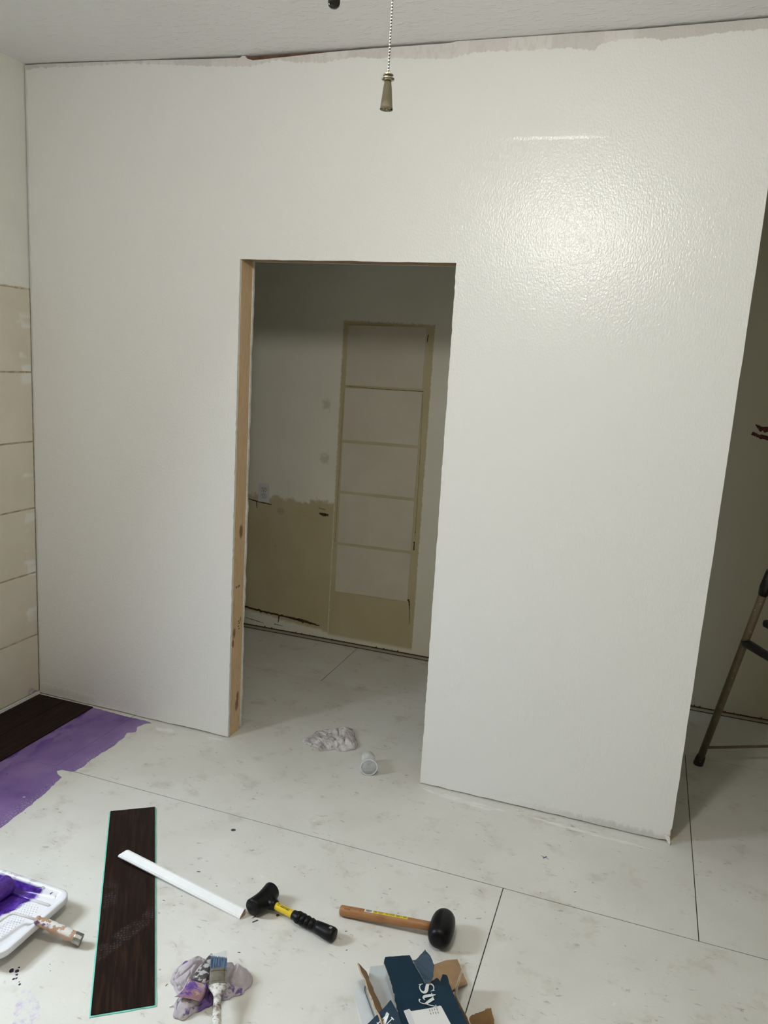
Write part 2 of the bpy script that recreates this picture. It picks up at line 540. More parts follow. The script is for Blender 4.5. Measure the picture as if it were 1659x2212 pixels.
film('filler_smear', [(0.70, -0.052), (0.76, -0.036), (0.80, -0.048), (0.79, -0.074), (0.73, -0.078)], M_FILLER, 0.005, seed=6)
film('filler_smear', [(0.955, -0.030), (1.02, -0.022), (1.04, -0.038), (0.98, -0.052)], M_FILLER, 0.005, seed=11)
# blue pen cross marked on the floor and pencil line on the primer
M_PEN = simple('blue pen ink', (0.03, 0.03, 0.22), 0.5)
g = G()
for (dx, dy, w, a) in [(0.016, 0.0, 0.0009, -0.35), (0.010, 0.0, 0.0013, 1.1), (0.008, 0.002, 0.0012, 0.5)]:
    ca, sa = math.cos(a), math.sin(a)
    pts = [(-dx, -w), (dx, -w), (dx, w), (-dx, w)]
    g.add([(2.481 + ca * x - sa * y, -0.283 + dy + sa * x + ca * y, 0.0003) for x, y in pts], [(0, 1, 2, 3)])
g.obj('pen_mark', M_PEN, floor)

# ------------------------------------------------------------------ ceiling
def ceil_fn(u, v):
    x = -0.15 + 4.8 * u
    y = -4.3 + 5.75 * v
    return (x, y, lerp_tab(CEIL, x) + 0.0025 * nz(x * 3, y * 3) * (1 if y < -0.02 else 0.3))
g = G(); g.smooth = True
g.grid(ceil_fn, 96, 80)
top = [(x, y, z + 0.12) for x, y, z in [ceil_fn(0, 0), ceil_fn(1, 0), ceil_fn(1, 1), ceil_fn(0, 1)]]
g.add(top, [(0, 1, 2, 3)])
struct(g.obj('ceiling', M_CEIL, fix=False))

# ------------------------------------------------------------------ partition with the doorway
def jag(p, q, n, amp, seed, axis):
    """points from p to q (exclusive of q) with small ragged offsets along axis"""
    out = []
    for i in range(n):
        t = i / n
        x = p[0] + (q[0] - p[0]) * t
        z = p[1] + (q[1] - p[1]) * t
        d = amp * (nz(seed + t * n * 0.9, seed * 1.7) + 0.6 * nz(seed + t * n * 0.23, seed * 2.7)) if 0 < i else 0
        out.append((x + (d if axis == 'x' else 0), z + (d if axis == 'z' else 0)))
    return out

ZB = 0.006
outline = []
outline += jag((0.006, ZB), (DOOR_L, ZB), 20, 0.003, 1, 'z')
outline += jag((DOOR_L, ZB), (DOOR_L, DOOR_H), 110, 0.0028, 7, 'x')
outline += jag((DOOR_L, DOOR_H), (DOOR_R - 0.008, DOOR_H + 0.003), 24, 0.002, 9, 'z')
outline += jag((DOOR_R - 0.008, DOOR_H + 0.003), (DOOR_R + 0.006, ZB), 120, 0.0032, 14, 'x')
outline += jag((DOOR_R + 0.006, ZB), (X_END - 0.006, ZB), 24, 0.003, 21, 'z')
outline += [(X_END - 0.012, 0.012), (X_END - 0.016, 0.022), (X_END - 0.006, 0.03), (X_END - 0.009, 0.05)]
outline += jag((X_END - 0.004, 0.06), (X_END + 0.005, lerp_tab(CEIL, X_END) - 0.006), 40, 0.0022, 33, 'x')
gapt = [(0.0, 0.004), (0.45, 0.004), (0.55, 0.003), (0.7, 0.006), (1.02, 0.009), (1.03, 0.0015), (1.042, 0.0015), (1.046, 0.012), (1.075, 0.021), (1.2, 0.017), (1.42, 0.009), (1.6, 0.007), (1.84, 0.006), (1.86, 0.002), (2.2, 0.0035), (2.6, 0.006), (2.95, 0.006)]
xs = sorted(set([round(X_END + 0.005 - i * 0.045, 4) for i in range(64)] + [1.02, 1.028, 1.043, 1.047, 1.06, 1.075, 1.845, 1.86]), reverse=True)
outline += [(x, lerp_tab(CEIL, x) - lerp_tab(gapt, x) - 0.0012 * abs(nz(x * 25, 3))) for x in xs if x > 0.01]
outline += [(0.004, lerp_tab(CEIL, 0) - 0.006)]
g = G()
g.prism([(x, 0.0, z) for x, z in outline], (0, T_DRY, 0))
wall = struct(g.obj('wall_front', [M_WALL]), 'white painted partition wall with a bare framed doorway')
# back sheet
out2 = [(0.006, ZB), (DOOR_L + 0.004, ZB)] + jag((DOOR_L + 0.004, ZB), (DOOR_L + 0.004, DOOR_H + 0.004), 50, 0.006, 51, 'x') + [(DOOR_L + 0.004, DOOR_H + 0.004), (DOOR_R, DOOR_H + 0.004), (DOOR_R, ZB), (X_END, ZB), (X_END, 2.775), (0.006, 2.775)]
g = G()
g.prism([(x, T_WALL - T_DRY, z) for x, z in out2], (0, T_DRY, 0))
g.obj('back_sheet', M_DRYEDGE, wall)
# studs
y0, y1 = T_DRY + 0.0005, T_WALL - T_DRY - 0.0005
G().box(DOOR_L - 0.037, DOOR_L + 0.001, y0, y1, 0.0, DOOR_H + 0.003).obj('jamb_stud', M_PINE, wall)
G().box(DOOR_R + 0.010, DOOR_R + 0.048, y0, y1, 0.0, DOOR_H + 0.003).obj('jamb_stud', M_PINE, wall)
G().box(DOOR_L - 0.037, DOOR_R + 0.048, y0, y1, DOOR_H + 0.004, DOOR_H + 0.09).obj('header', M_PINEH, wall)
G().box(0.01, DOOR_L - 0.04, y0, y1, 0.001, 0.04).obj('sole_plate', M_PINE, wall)
G().box(DOOR_R + 0.05, X_END - 0.045, y0, y1, 0.001, 0.04).obj('sole_plate', M_PINE, wall)
G().box(X_END - 0.042, X_END - 0.004, y0, y1, 0.001, 2.755).obj('end_stud', M_PINE, wall)
G().box(0.01, X_END - 0.045, y0, y1, 2.745, 2.782).obj('top_plate', M_BROWN, wall)
# printed grade marks on the jamb stud
M_INK = simple('black stamp ink', (0.05, 0.035, 0.025), 0.7)
g = G()
for i, (yy, w) in enumerate([(0.036, 0.006), (0.050, 0.004), (0.058, 0.004), (0.066, 0.004)]):
    g.box(DOOR_L + 0.0009, DOOR_L + 0.0014, yy, yy + w, 0.682, 0.692)
for i, (yy, zz_) in enumerate([(0.060, 0.50), (0.066, 0.513), (0.060, 0.524), (0.066, 0.488)]):
    g.box(DOOR_L + 0.0009, DOOR_L + 0.0014, yy, yy + 0.012, zz_, zz_ + 0.004)
g.obj('grade_stamp', M_INK, wall)
# broken corner bead at the foot of the free end
g = G()
g.add([(2.880, -0.001, 0.030), (2.899, -0.004, 0.028), (2.905, -0.012, 0.012), (2.903, -0.016, 0.0), (2.897, -0.004, 0.004), (2.886, -0.001, 0.018), (2.9, 0.004, 0.02)],
      [(0, 1, 2, 5), (5, 2, 3, 4), (1, 6, 2)])
o = g.obj('broken_corner', M_DRYEDGE, wall)
md = o.modifiers.new('thick', 'SOLIDIFY'); md.thickness = 0.0015

# ------------------------------------------------------------------ back wall
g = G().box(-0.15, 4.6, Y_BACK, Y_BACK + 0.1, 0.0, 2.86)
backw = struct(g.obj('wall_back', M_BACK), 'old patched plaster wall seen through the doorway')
zs = [1.878, 1.533, 1.222, 0.925, 0.618, 0.318]
for i in range(5):
    zt, zb = zs[i] - 0.008, zs[i + 1] + 0.008
    tilt = 0.008
    x0, x1 = 0.993 + 0.002 * i * 0.3, 1.446
    pts = []
    n = 10
    for t in range(n):
        pts.append((x0 + (x1 - x0) * t / n, zb + tilt * t / n + 0.0025 * nz(t * 1.3, i)))
    for t in range(n):
        pts.append((x1 + 0.004 * nz(t * 1.1, i + 9) + 0.002 * t / n, zb + tilt + (zt - zb) * t / n))
    for t in range(n):
        pts.append((x1 - (x1 - x0) * t / n, zt + tilt * (1 - t / n) + 0.0025 * nz(t * 1.7, i + 20)))
    for t in range(n):
        pts.append((x0 + 0.003 * nz(t * 1.1, i + 31), zt - (zt - zb) * t / n))
    G().prism([(x, Y_BACK - 0.004, z) for x, z in pts], (0, 0.0045, 0)).obj('wall_panel', M_PANEL, backw)
# cracks and gouges in the plaster
M_CRACK = simple('raw brown gouge', (0.065, 0.03, 0.015), 0.9, var=0.6, vscale=60)
M_CRACK2 = simple('faint brown crack', (0.24, 0.17, 0.085), 0.9, var=0.6, vscale=25)
M_GOUGE = simple('dark red brown gouge', (0.075, 0.012, 0.010), 0.8, var=0.5, vscale=40)
def crack(path, widths, mat=M_CRACK, seed=0, name='crack', n=26):
    g = G()
    pts = []
    L = len(path) - 1
    for i in range(n + 1):
        t = i / n * L
        a = min(int(t), L - 1)
        fr = t - a
        x = path[a][0] + (path[a + 1][0] - path[a][0]) * fr
        z = path[a][1] + (path[a + 1][1] - path[a][1]) * fr
        w = widths[a] + (widths[a + 1] - widths[a]) * fr
        dx, dz = path[a + 1][0] - path[a][0], path[a + 1][1] - path[a][1]
        l = math.hypot(dx, dz)
        px, pz = -dz / l, dx / l
        w1 = w * (0.7 + 0.9 * nz(i * 0.8, seed)) * 0.5
        w2 = w * (0.7 + 0.9 * nz(i * 0.8, seed + 40)) * 0.5
        pts.append(((x + px * w1, z + pz * w1), (x - px * w2, z - pz * w2)))
    vs_ = []
    for a, b in pts:
        vs_ += [(a[0], Y_BACK - 0.0012, a[1]), (b[0], Y_BACK - 0.0012, b[1])]
    g.add(vs_, [(2 * i, 2 * i + 1, 2 * i + 3, 2 * i + 2) for i in range(n)])
    return g.obj(name, mat, backw)
crack([(0.40, 0.815), (0.46, 0.806), (0.555, 0.797)], [0.007, 0.011, 0.006], seed=1)
crack([(0.455, 0.805), (0.457, 0.765)], [0.009, 0.006], seed=2, n=10)
crack([(0.862, 0.815), (0.905, 0.808)], [0.004, 0.004], seed=3, n=10)
crack([(0.868, 0.783), (0.895, 0.778), (0.928, 0.779)], [0.012, 0.028, 0.016], seed=4)
crack([(0.33, 0.138), (0.5, 0.120), (0.68, 0.112), (0.80, 0.104), (0.905, 0.092)], [0.014, 0.018, 0.016, 0.028, 0.008], seed=5, n=50)
crack([(0.632, 0.11), (0.628, 0.065)], [0.012, 0.006], seed=6, n=10)
crack([(1.41, 0.352), (1.455, 0.342), (1.462, 0.30), (1.468, 0.20)], [0.012, 0.014, 0.006, 0.003], seed=7)
crack([(1.462, 0.69), (1.463, 0.64)], [0.010, 0.008], seed=8, n=12)
crack([(1.458, 1.84), (1.455, 1.80)], [0.008, 0.005], seed=9, n=10)
crack([(1.452, 1.52), (1.462, 1.1), (1.464, 0.72)], [0.003, 0.003, 0.004], mat=M_CRACK2, seed=10, n=60)
crack([(0.984, 1.50), (0.982, 1.1), (0.978, 0.62)], [0.002, 0.003, 0.003], mat=M_CRACK2, seed=12, n=60)
crack([(0.40, 0.06), (0.47, 0.052), (0.53, 0.046)], [0.004, 0.006, 0.003], mat=M_GOUGE, seed=13, n=14)
crack([(0.60, 0.052), (0.66, 0.048)], [0.006, 0.004], mat=M_GOUGE, seed=14, n=10)
crack([(1.0, 1.535), (1.2, 1.531), (1.455, 1.536)], [0.004, 0.005, 0.006], mat=M_CRACK2, seed=15, n=40)
crack([(3.128, 1.497), (3.155, 1.478), (3.26, 1.476)], [0.004, 0.034, 0.044], mat=M_GOUGE, seed=16, n=24, name='gouge')
crack([(3.118, 1.455), (3.150, 1.442), (3.27, 1.430)], [0.024, 0.022, 0.042], mat=M_GOUGE, seed=19, n=24, name='gouge')
# narrow ledge strip along the foot of the back wall
g = G().box(-0.05, 4.5, Y_BACK - 0.016, Y_BACK, 0.006, 0.016)
o = struct(g.obj('trim_1', M_RAW2))
g = G().box(-0.05, 4.5, Y_BACK - 0.004, Y_BACK + 0.001, 0.0165, 0.0215)
g.obj('shadow_gap', M_CRACK, o)
g = G().box(-0.05, 4.5, Y_BACK - 0.012, Y_BACK, 0.0, 0.0058)
g.obj('shadow_gap', M_DARK, o)
# hanging shreds of old caulk over the strip
g = G()
random.seed(8)
for i in range(60):
    x = random.choice([random.uniform(0.4, 1.6), random.uniform(2.95, 3.5)])
    w = random.uniform(0.003, 0.014)
    h = random.uniform(0.003, 0.014)
    g.add([(x, Y_BACK - 0.0045, 0.017), (x + w, Y_BACK - 0.0045, 0.017), (x + w * 0.7, Y_BACK - 0.003, 0.018 + h), (x + w * 0.2, Y_BACK - 0.003, 0.018 + h * 0.6)], [(0, 1, 2, 3)])
o2 = g.obj('caulk_shreds', M_CRACK, o)
o2['kind'] = 'stuff'

# ------------------------------------------------------------------ left wall with the window (out of frame), right and rear walls
g = G()
for (ya, yb, za, zb) in [(-4.3, WIN_Y0, 0, 2.86), (WIN_Y1, 1.42, 0, 2.86), (WIN_Y0, WIN_Y1, 0, WIN_Z0), (WIN_Y0, WIN_Y1, WIN_Z1, 2.86)]:
    g.box(-0.12, 0.0, ya, yb, za, zb)
leftw = struct(g.obj('wall_left', M_LEFT))
zc = [1.900, 1.540, 1.228, 0.920, 0.612, 0.304, 0.016]
for i in range(6):
    for (ya, yb) in [(-0.98 if i % 2 else -0.55, -0.0035), (-1.14, -0.99 if i % 2 else -0.56)]:
        zt, zb = zc[i] - 0.004, zc[i + 1] + 0.004
        n = 14
        pts = [(ya + (yb - ya) * t / n, zb + 0.002 * nz(t * 1.1, i + ya * 7)) for t in range(n)] + [(yb + 0.002 * nz(t, i), zb + (zt - zb) * t / 6) for t in range(6)]
        pts += [(yb - (yb - ya) * t / n, zt + 0.002 * nz(t * 1.3, i + 13 + ya)) for t in range(n)] + [(ya, zt - (zt - zb) * t / 6) for t in range(6)]
        G().prism([(0.004, y, z) for y, z in pts], (-0.0045, 0, 0)).obj('wall_panel', M_LPANEL, leftw)
o = struct(G().box(0.0045, 0.012, -1.1, -0.005, 0.001, 0.016).obj('baseboard_left', M_DRYEDGE))
struct(G().box(4.5, 4.6, -4.3, 1.42, 0.0, 2.86).obj('wall_right', M_RAW2))
struct(G().box(-0.12, 4.6, -4.32, -4.2, 0.0, 2.86).obj('wall_rear', M_RAW))
# window
M_SASH = simple('white window vinyl', (0.78, 0.78, 0.77), 0.4)
k = NM('window glass', 0.02, 0.5)
tr_ = k.n('ShaderNodeBsdfTransparent'); gl = k.n('ShaderNodeBsdfGlossy'); gl.inputs['Roughness'].default_value = 0.02
mx = k.n('ShaderNodeMixShader'); mx.inputs[0].default_value = 0.06
k.link(tr_.outputs[0], mx.inputs[1]); k.link(gl.outputs[0], mx.inputs[2])
k.link(mx.outputs[0], k.t.nodes['Material Output'].inputs[0])
M_GLASS = k.m
win = bpy.data.objects.new('window_1', None); COL.objects.link(win); win.location = (0, -1.8, 0.95); struct(win)
def wbox(name, x0, x1, y0, y1, z0, z1, mat):
    G().box(x0, x1, y0 + 1.8, y1 + 1.8, z0 - 0.95, z1 - 0.95).obj(name, mat, win)
for (y0, y1, z0, z1) in [(WIN_Y0, WIN_Y0 + 0.05, WIN_Z0, WIN_Z1), (WIN_Y1 - 0.05, WIN_Y1, WIN_Z0, WIN_Z1), (WIN_Y0 + 0.05, WIN_Y1 - 0.05, WIN_Z0, WIN_Z0 + 0.05), (WIN_Y0 + 0.05, WIN_Y1 - 0.05, WIN_Z1 - 0.05, WIN_Z1), (WIN_Y0 + 0.05, WIN_Y1 - 0.05, 1.50, 1.54)]:
    wbox('window_frame', -0.10, -0.05, y0, y1, z0, z1, M_SASH)
for (z0, z1) in [(WIN_Z0 + 0.05, 1.50), (1.54, WIN_Z1 - 0.05)]:
    wbox('pane', -0.077, -0.073, WIN_Y0 + 0.05, WIN_Y1 - 0.05, z0, z1, M_GLASS)
wbox('window_sill', -0.05, 0.03, WIN_Y0, WIN_Y1, WIN_Z0 - 0.02, WIN_Z0, M_SASH)

#@@OBJECTS@@
# ------------------------------------------------------------------ ceiling fan with lit bowl (just above the frame) and its two pull chains
M_FANW = simple('white fan enamel', (0.74, 0.74, 0.72), 0.35)
M_NICKEL = simple('brushed nickel', (0.55, 0.53, 0.49), 0.28, metal=1.0)
M_BLADE = simple('pale fan blade', (0.66, 0.64, 0.60), 0.5)
k = NM('lit frosted bowl', 0.4)
k.b.inputs['Emission Color'].default_value = (*LAMP_COLOR, 1)
k.b.inputs['Emission Strength'].default_value = LAMP_STRENGTH
M_BOWL = k.m
fx, fy = LAMP.x, LAMP.y
fan = thing('ceiling_fan', 'white ceiling fan with a lit frosted bowl, above the pull chains', 'ceiling fan', (fx, fy, 2.783))
g = G(); g.smooth = True
g.lathe([(0.085, 0.0), (0.085, -0.05), (0.06, -0.065), (0.12, -0.075), (0.135, -0.10), (0.135, -0.17), (0.11, -0.20), (0.06, -0.215), (0.06, -0.235), (0.09, -0.245), (0.09, -0.262), (0.0, -0.262)], seg=36)
g.obj('motor_housing', M_FANW, fan)
g = G(); g.smooth = True
g.lathe([(0.062, -0.262), (0.082, -0.283), (0.098, -0.32), (0.102, -0.355), (0.096, -0.39), (0.078, -0.422), (0.045, -0.443), (0.0, -0.45)], seg=36)
g.obj('glass_bowl', M_BOWL, fan)
for i in range(4):
    a = math.radians(20 + 90 * i)
    g = G()
    pts = [(0.13, -0.03), (0.2, -0.045), (0.52, -0.062), (0.58, -0.045), (0.59, 0.0), (0.58, 0.045), (0.52, 0.062), (0.2, 0.045), (0.13, 0.03)]
    g.prism([(math.cos(a) * x - math.sin(a) * y, math.sin(a) * x + math.cos(a) * y, -0.125 + 0.1 * y) for x, y in pts], (0, 0, 0.006))
    g.obj('blade', M_BLADE, fan)

M_PLATED = simple('polished nickel plating', (0.42, 0.38, 0.27), 0.12, metal=1.0)
M_BEAD = simple('white enamel chain bead', (0.78, 0.77, 0.74), 0.3)
M_LINK = simple('dark steel chain link', (0.012, 0.012, 0.012), 0.6)
M_DARKWOOD = simple('near black lacquered wood', (0.022, 0.020, 0.022), 0.18)
def chain(root, x, y, z0, z1, ox, oy, oz):
    g = G(); g.smooth = True
    g2 = G()
    n = int((z1 - z0) / 0.0038)
    for i in range(n):
        z = z0 + (i + 0.5) * 0.0038 - oz
        g.lathe([(0.0, -0.00135), (0.0011, -0.00095), (0.00155, 0.0), (0.0011, 0.00095), (0.0, 0.00135)], origin=(x - ox, y - oy, z), seg=8)
    g2.tube([(x - ox, y - oy, z0 - oz), (x - ox, y - oy, z1 - oz)], 0.0008, 6)
    b = g.obj('bead_chain', M_BEAD, root)
    b['kind'] = 'stuff'
    g2.obj('chain_wire', M_LINK, root)
px, py = 2.2735, -1.80
pc_ = thing('pull_chain', 'white bead pull chain with a flared brass toned bell pendant', 'pull chain', (px, py, 2.012))
g = G(); g.smooth = True
# flared bell pendant: open at the bottom
g.lathe([(0.0072, 0.004), (0.0086, 0.0), (0.0088, 0.0012), (0.0082, 0.0030), (0.0072, 0.012), (0.0058, 0.026), (0.0046, 0.0335), (0.0046, 0.0345)], seg=28)
g.obj('bell', M_PLATED, pc_)
g = G(); g.smooth = True
g.lathe([(0.0046, 0.0345), (0.0082, 0.0362), (0.0085, 0.0372), (0.0082, 0.0382), (0.0050, 0.0392), (0.0048, 0.0405), (0.0066, 0.0412), (0.0069, 0.0420), (0.0060, 0.0432), (0.003, 0.0452), (0.0012, 0.0480), (0.0, 0.0480)], seg=28)
g.obj('collar', M_PLATED, pc_)
g = G(); g.smooth = True
g.lathe([(0.0070, 0.0036), (0.0, 0.0042)], seg=20)
g.obj('hollow', M_DARK, pc_)
chain(pc_, px, py, 2.058, 2.52, px, py, 2.012)
px2, py2 = 2.1915, -1.80
pc2 = thing('pull_chain', 'bead pull chain with a dark oval pendant at the top edge', 'pull chain', (px2, py2, 2.139))
g = G(); g.smooth = True
g.lathe([(0.0, 0.0), (0.0045, 0.0007), (0.0072, 0.003), (0.0083, 0.007), (0.0082, 0.013), (0.0068, 0.022), (0.0046, 0.031), (0.0030, 0.036), (0.0, 0.037)], seg=28)
g.obj('pendant', M_DARKWOOD, pc2)
chain(pc2, px2, py2, 2.175, 2.52, px2, py2, 2.139)

# ------------------------------------------------------------------ loose plank with mint underlay
pa, pb = Vector((0.949, -0.682)), Vector((1.478, -1.433))      # one long side
pd, pe_ = Vector((1.079, -0.589)), Vector((1.618, -1.358))
cc = (pa + pb + pd + pe_) / 4
ax = ((pb - pa) + (pe_ - pd)).normalized()
ang = math.atan2(ax.y, ax.x)
L, W = 0.928, 0.157
plank = thing('vinyl_plank', 'dark walnut vinyl plank with mint green underlay lying loose on the floor', 'plank', (cc.x, cc.y, 0.0), ang)
g = G(); g.box(-L / 2, L / 2, -W / 2, W / 2, 0.0018, 0.0062)
g.obj('wear_layer', M_WALNUT_D, plank, bevel=0.0006)
g = G()
pts = []
n = 40
for t in range(n):
    pts.append((-L / 2 - 0.001 + (L + 0.004) * t / n, -W / 2 - 0.0042 - 0.0022 * nz(t * 0.4, 3)))
for t in range(8):
    pts.append((L / 2 + 0.004 + 0.002 * nz(t * 0.6, 8), -W / 2 - 0.003 + (W + 0.006) * t / 8))
for t in range(n):
    pts.append((L / 2 + 0.003 - (L + 0.004) * t / n, W / 2 + 0.0042 + 0.0024 * nz(t * 0.4, 13)))
pts += [(-L / 2 - 0.001, W / 2 + 0.003)]
g.prism([(x, y, 0.0002) for x, y in pts], (0, 0, 0.0022))
g.obj('underlay', M_TEAL, plank)

# ------------------------------------------------------------------ white moulding offcut resting on the plank
M_MOULD = simple('white primed moulding', (0.80, 0.80, 0.80), 0.4, var=0.02, vscale=30)
M_CUT = simple('raw cut timber', (0.42, 0.28, 0.16), 0.8, var=0.25, vscale=80)
e0, e1 = Vector((1.658, -0.968)), Vector((1.176, -0.889))
d = (e1 - e0)
mo = thing('moulding_offcut', 'white moulding offcut with a mitred end resting across the plank', 'moulding', (e0.x, e0.y, 0.0), math.atan2(d.y, d.x))
Lm = d.length
tilt = 0.014 / Lm
# profile in local (y across, z up): wedge shaped stop moulding, sloped white face turned to the camera side (+y after the turn)
prof = [(0.0145, 0.0), (0.0145, 0.004), (0.0125, 0.006), (0.0125, 0.0075), (-0.006, 0.0205), (-0.011, 0.0205), (-0.0125, 0.018), (-0.0125, 0.0)]
g = G()
def endpt(y, z, x0, mitre):
    x = x0 + mitre * (y + 0.0125)
    return (x, y, z + 0.0005 + tilt * x)
A = [endpt(y, z, 0.0, 0.0) for y, z in prof]
B = [endpt(y, z, Lm, 0.85) for y, z in prof]
n = len(prof)
g.add(A + B, [(i, (i + 1) % n, n + (i + 1) % n, n + i) for i in range(n)])
g.cur = 1
g.add(A, [tuple(range(n))]); g.add(B, [tuple(range(n))])
g.obj('moulding_strip', [M_MOULD, M_CUT], mo)

# ------------------------------------------------------------------ black dead blow hammer
M_RUBBER = NM('black rubber', 0.38, 0.22, 0, (0.012, 0.012, 0.013))
nzr = M_RUBBER.noise(35, 4)
M_RUBBER.color(M_RUBBER.ramp(nzr, [(0.35, (0.003, 0.003, 0.0035)), (0.62, (0.006, 0.006, 0.007)), (0.78, (0.02, 0.02, 0.022))]))
M_RUBBER.rough(M_RUBBER.math('ADD', 0.28, M_RUBBER.mul(nzr, 0.25)))
M_RUBBER = M_RUBBER.m
M_YEL = simple('yellow handle sleeve', (0.72, 0.52, 0.015), 0.35)
M_PRINT = simple('dark printed ink', (0.06, 0.05, 0.02), 0.6)
h0, h1 = Vector((1.692, -0.907)), Vector((1.957, -0.955))
dh = h1 - h0
Lh = dh.length
ham = thing('dead_blow_hammer', 'black rubber hammer with a yellow shaft and ribbed black grip', 'hammer', (h0.x, h0.y, 0.0), math.atan2(dh.y, dh.x))
HZ = 0.030
# head as one skinned-like surface: sections along y
g = G(); g.smooth = True
sec = []
ny, ns = 26, 28
for j in range(ny + 1):
    t = j / ny * 2 - 1
    y = t * 0.054
    a = abs(t)
    r = 0.0235 + 0.0045 * (a ** 1.5)
    if a > 0.86:
        q = (a - 0.86) / 0.14
        r *= math.sqrt(max(0.0, 1 - q * q * 0.92))
    bulge = math.exp(-(t / 0.55) ** 2)
    ring = []
    for i in range(ns):
        th = 2 * math.pi * i / ns
        cx, cz = math.cos(th), math.sin(th)
        ex = 1 + (0.95 * bulge if cx > 0 else -0.12 * bulge) * abs(cx) ** 1.6
        ring.append((r * cx * ex, y, HZ + r * cz * (1 + 0.0 * bulge)))
    sec.append(ring)
vs_ = [v for r in sec for v in r]
fs = [(j * ns + i, j * ns + (i + 1) % ns, (j + 1) * ns + (i + 1) % ns, (j + 1) * ns + i) for j in range(ny) for i in range(ns)]
fs += [tuple(range(ns)), tuple(ny * ns + i for i in range(ns))]
g.add(vs_, fs)
g.obj('head', M_RUBBER, ham)
g = G(); g.smooth = True
g.tube([(0.025, 0, HZ), (0.047, 0, HZ - 0.002), (0.053, 0, HZ - 0.002)], [0.021, 0.0165, 0.0145], 20)
g.obj('collar', M_RUBBER, ham)
def hz(x):
    return HZ - 0.002 - (x - 0.05) * 0.035
g = G()
g.tube([(0.045, 0, hz(0.045)), (0.125, 0, hz(0.125))], [0.0115, 0.0115], 14)
o = g.obj('shaft', M_YEL, ham)
g = G()
for i, (xa, xb, ya, yb) in enumerate([(0.060, 0.068, -0.003, 0.004), (0.071, 0.088, -0.0035, -0.0012), (0.090, 0.103, -0.0035, -0.0012), (0.071, 0.104, 0.0005, 0.0022)]):
    def q(x, y):
        return (x, y - 0.002, hz(x) + math.sqrt(max(0, 0.0117 ** 2 - (y - 0.002) ** 2)))
    g.add([q(xa, ya), q(xb, ya), q(xb, yb), q(xa, yb)], [(0, 1, 2, 3)])
g.obj('printed_lettering', M_PRINT, o)
g = G(); g.smooth = True
gp = [(0.115, 0.0118), (0.117, 0.0145), (0.126, 0.0152), (0.134, 0.0188), (0.138, 0.0192), (0.1465, 0.0180), (0.1475, 0.0140), (0.149, 0.0140), (0.150, 0.0192), (0.153, 0.0192), (0.1625, 0.0165), (0.1635, 0.0132), (0.165, 0.0132), (0.166, 0.0188), (0.169, 0.0188), (0.1785, 0.0158), (0.1795, 0.0128), (0.181, 0.0128), (0.182, 0.0182), (0.185, 0.0182), (0.1945, 0.0154), (0.1955, 0.0128), (0.197, 0.0130), (0.198, 0.0178), (0.215, 0.0196), (0.245, 0.0222), (0.258, 0.0225), (0.264, 0.0205), (0.267, 0.015)]
g.tube([(x, 0, max(hz(x), r * 0.92 + 0.0005)) for x, r in gp], [r for x, r in gp], 24, flat=0.92)
o = g.obj('grip', M_RUBBER, ham)
M_SCUFF = simple('pale scuffed rubber', (0.25, 0.25, 0.25), 0.7, var=0.4, vscale=200)
g = G()
gx = 0.252
g.add([(gx - 0.005, -0.004, 0.0420), (gx + 0.003, -0.005, 0.0422), (gx + 0.004, 0.003, 0.0424), (gx - 0.004, 0.004, 0.0422)], [(0, 1, 2, 3)])
g.obj('grip_sticker', M_SCUFF, o)

# ------------------------------------------------------------------ rubber mallet with timber handle
k = NM('varnished hickory', 0.42, 0.45)
gn = k.noise(9, 4, 0.6, k.scaled((2.0, 22, 22)), 0.3)
c = k.ramp(gn, [(0.3, (0.27, 0.115, 0.042)), (0.55, (0.37, 0.17, 0.066)), (0.75, (0.31, 0.135, 0.05))])
c = k.mix(k.mul(k.step(k.noise(30, 4), 0.58, 0.7), 0.35), c, (0.14, 0.06, 0.03))
k.color(c)
M_HICK = k.m
m0, m1 = Vector((1.926, -0.842)), Vector((2.243, -0.818))
dm = m1 - m0
Lmm = dm.length
mal = thing('rubber_mallet', 'rubber mallet with a barrel shaped black head and brown timber handle', 'mallet', (m1.x, m1.y, 0.0), math.atan2(dm.y, dm.x))
MR = 0.0375
g = G(); g.smooth = True
g.lathe([(0.0, -0.060), (0.012, -0.0597), (0.022, -0.0575), (0.029, -0.052), (0.0333, -0.043), (0.0362, -0.028), (0.0375, -0.008), (0.0375, 0.008), (0.0362, 0.028), (0.0333, 0.043), (0.029, 0.052), (0.022, 0.0575), (0.012, 0.0597), (0.0, 0.060)], origin=(0, 0, MR + 0.0005), axis=(0, 1, 0), seg=36)
g.obj('head', M_RUBBER, mal)
g = G(); g.smooth = True
def mz(x):      # x from -Lmm (end) to 0
    return 0.0165 + (x + Lmm) / Lmm * (MR - 0.0165)
xs_ = [-Lmm, -Lmm + 0.002, -Lmm + 0.006, -Lmm + 0.05, -Lmm + 0.12, -0.12, -0.06, -0.02]
rs_ = [0.010, 0.0138, 0.0152, 0.0152, 0.0146, 0.0140, 0.0130, 0.0128]
g.tube([(x, 0, mz(x)) for x in xs_], rs_, 22, flat=1.05)
hd = g.obj('handle', M_HICK, mal)
def hr(x):
    for (xa, ra), (xb, rb) in zip(zip(xs_, rs_), list(zip(xs_, rs_))[1:]):
        if x <= xb:
            return ra + (rb - ra) * (x - xa) / (xb - xa)
    return rs_[-1]
def strip(g, xa, xb, t0, t1, lift, n=6):
    vs_ = []
    for i in range(n + 1):
        th = t0 + (t1 - t0) * i / n
        for x in (xa, xb):
            r = hr(x) + lift
            vs_.append((x, math.cos(th) * r, mz(x) + math.sin(th) * r * 1.05))
    g.add(vs_, [(2 * i, 2 * i + 1, 2 * i + 3, 2 * i + 2) for i in range(n)])
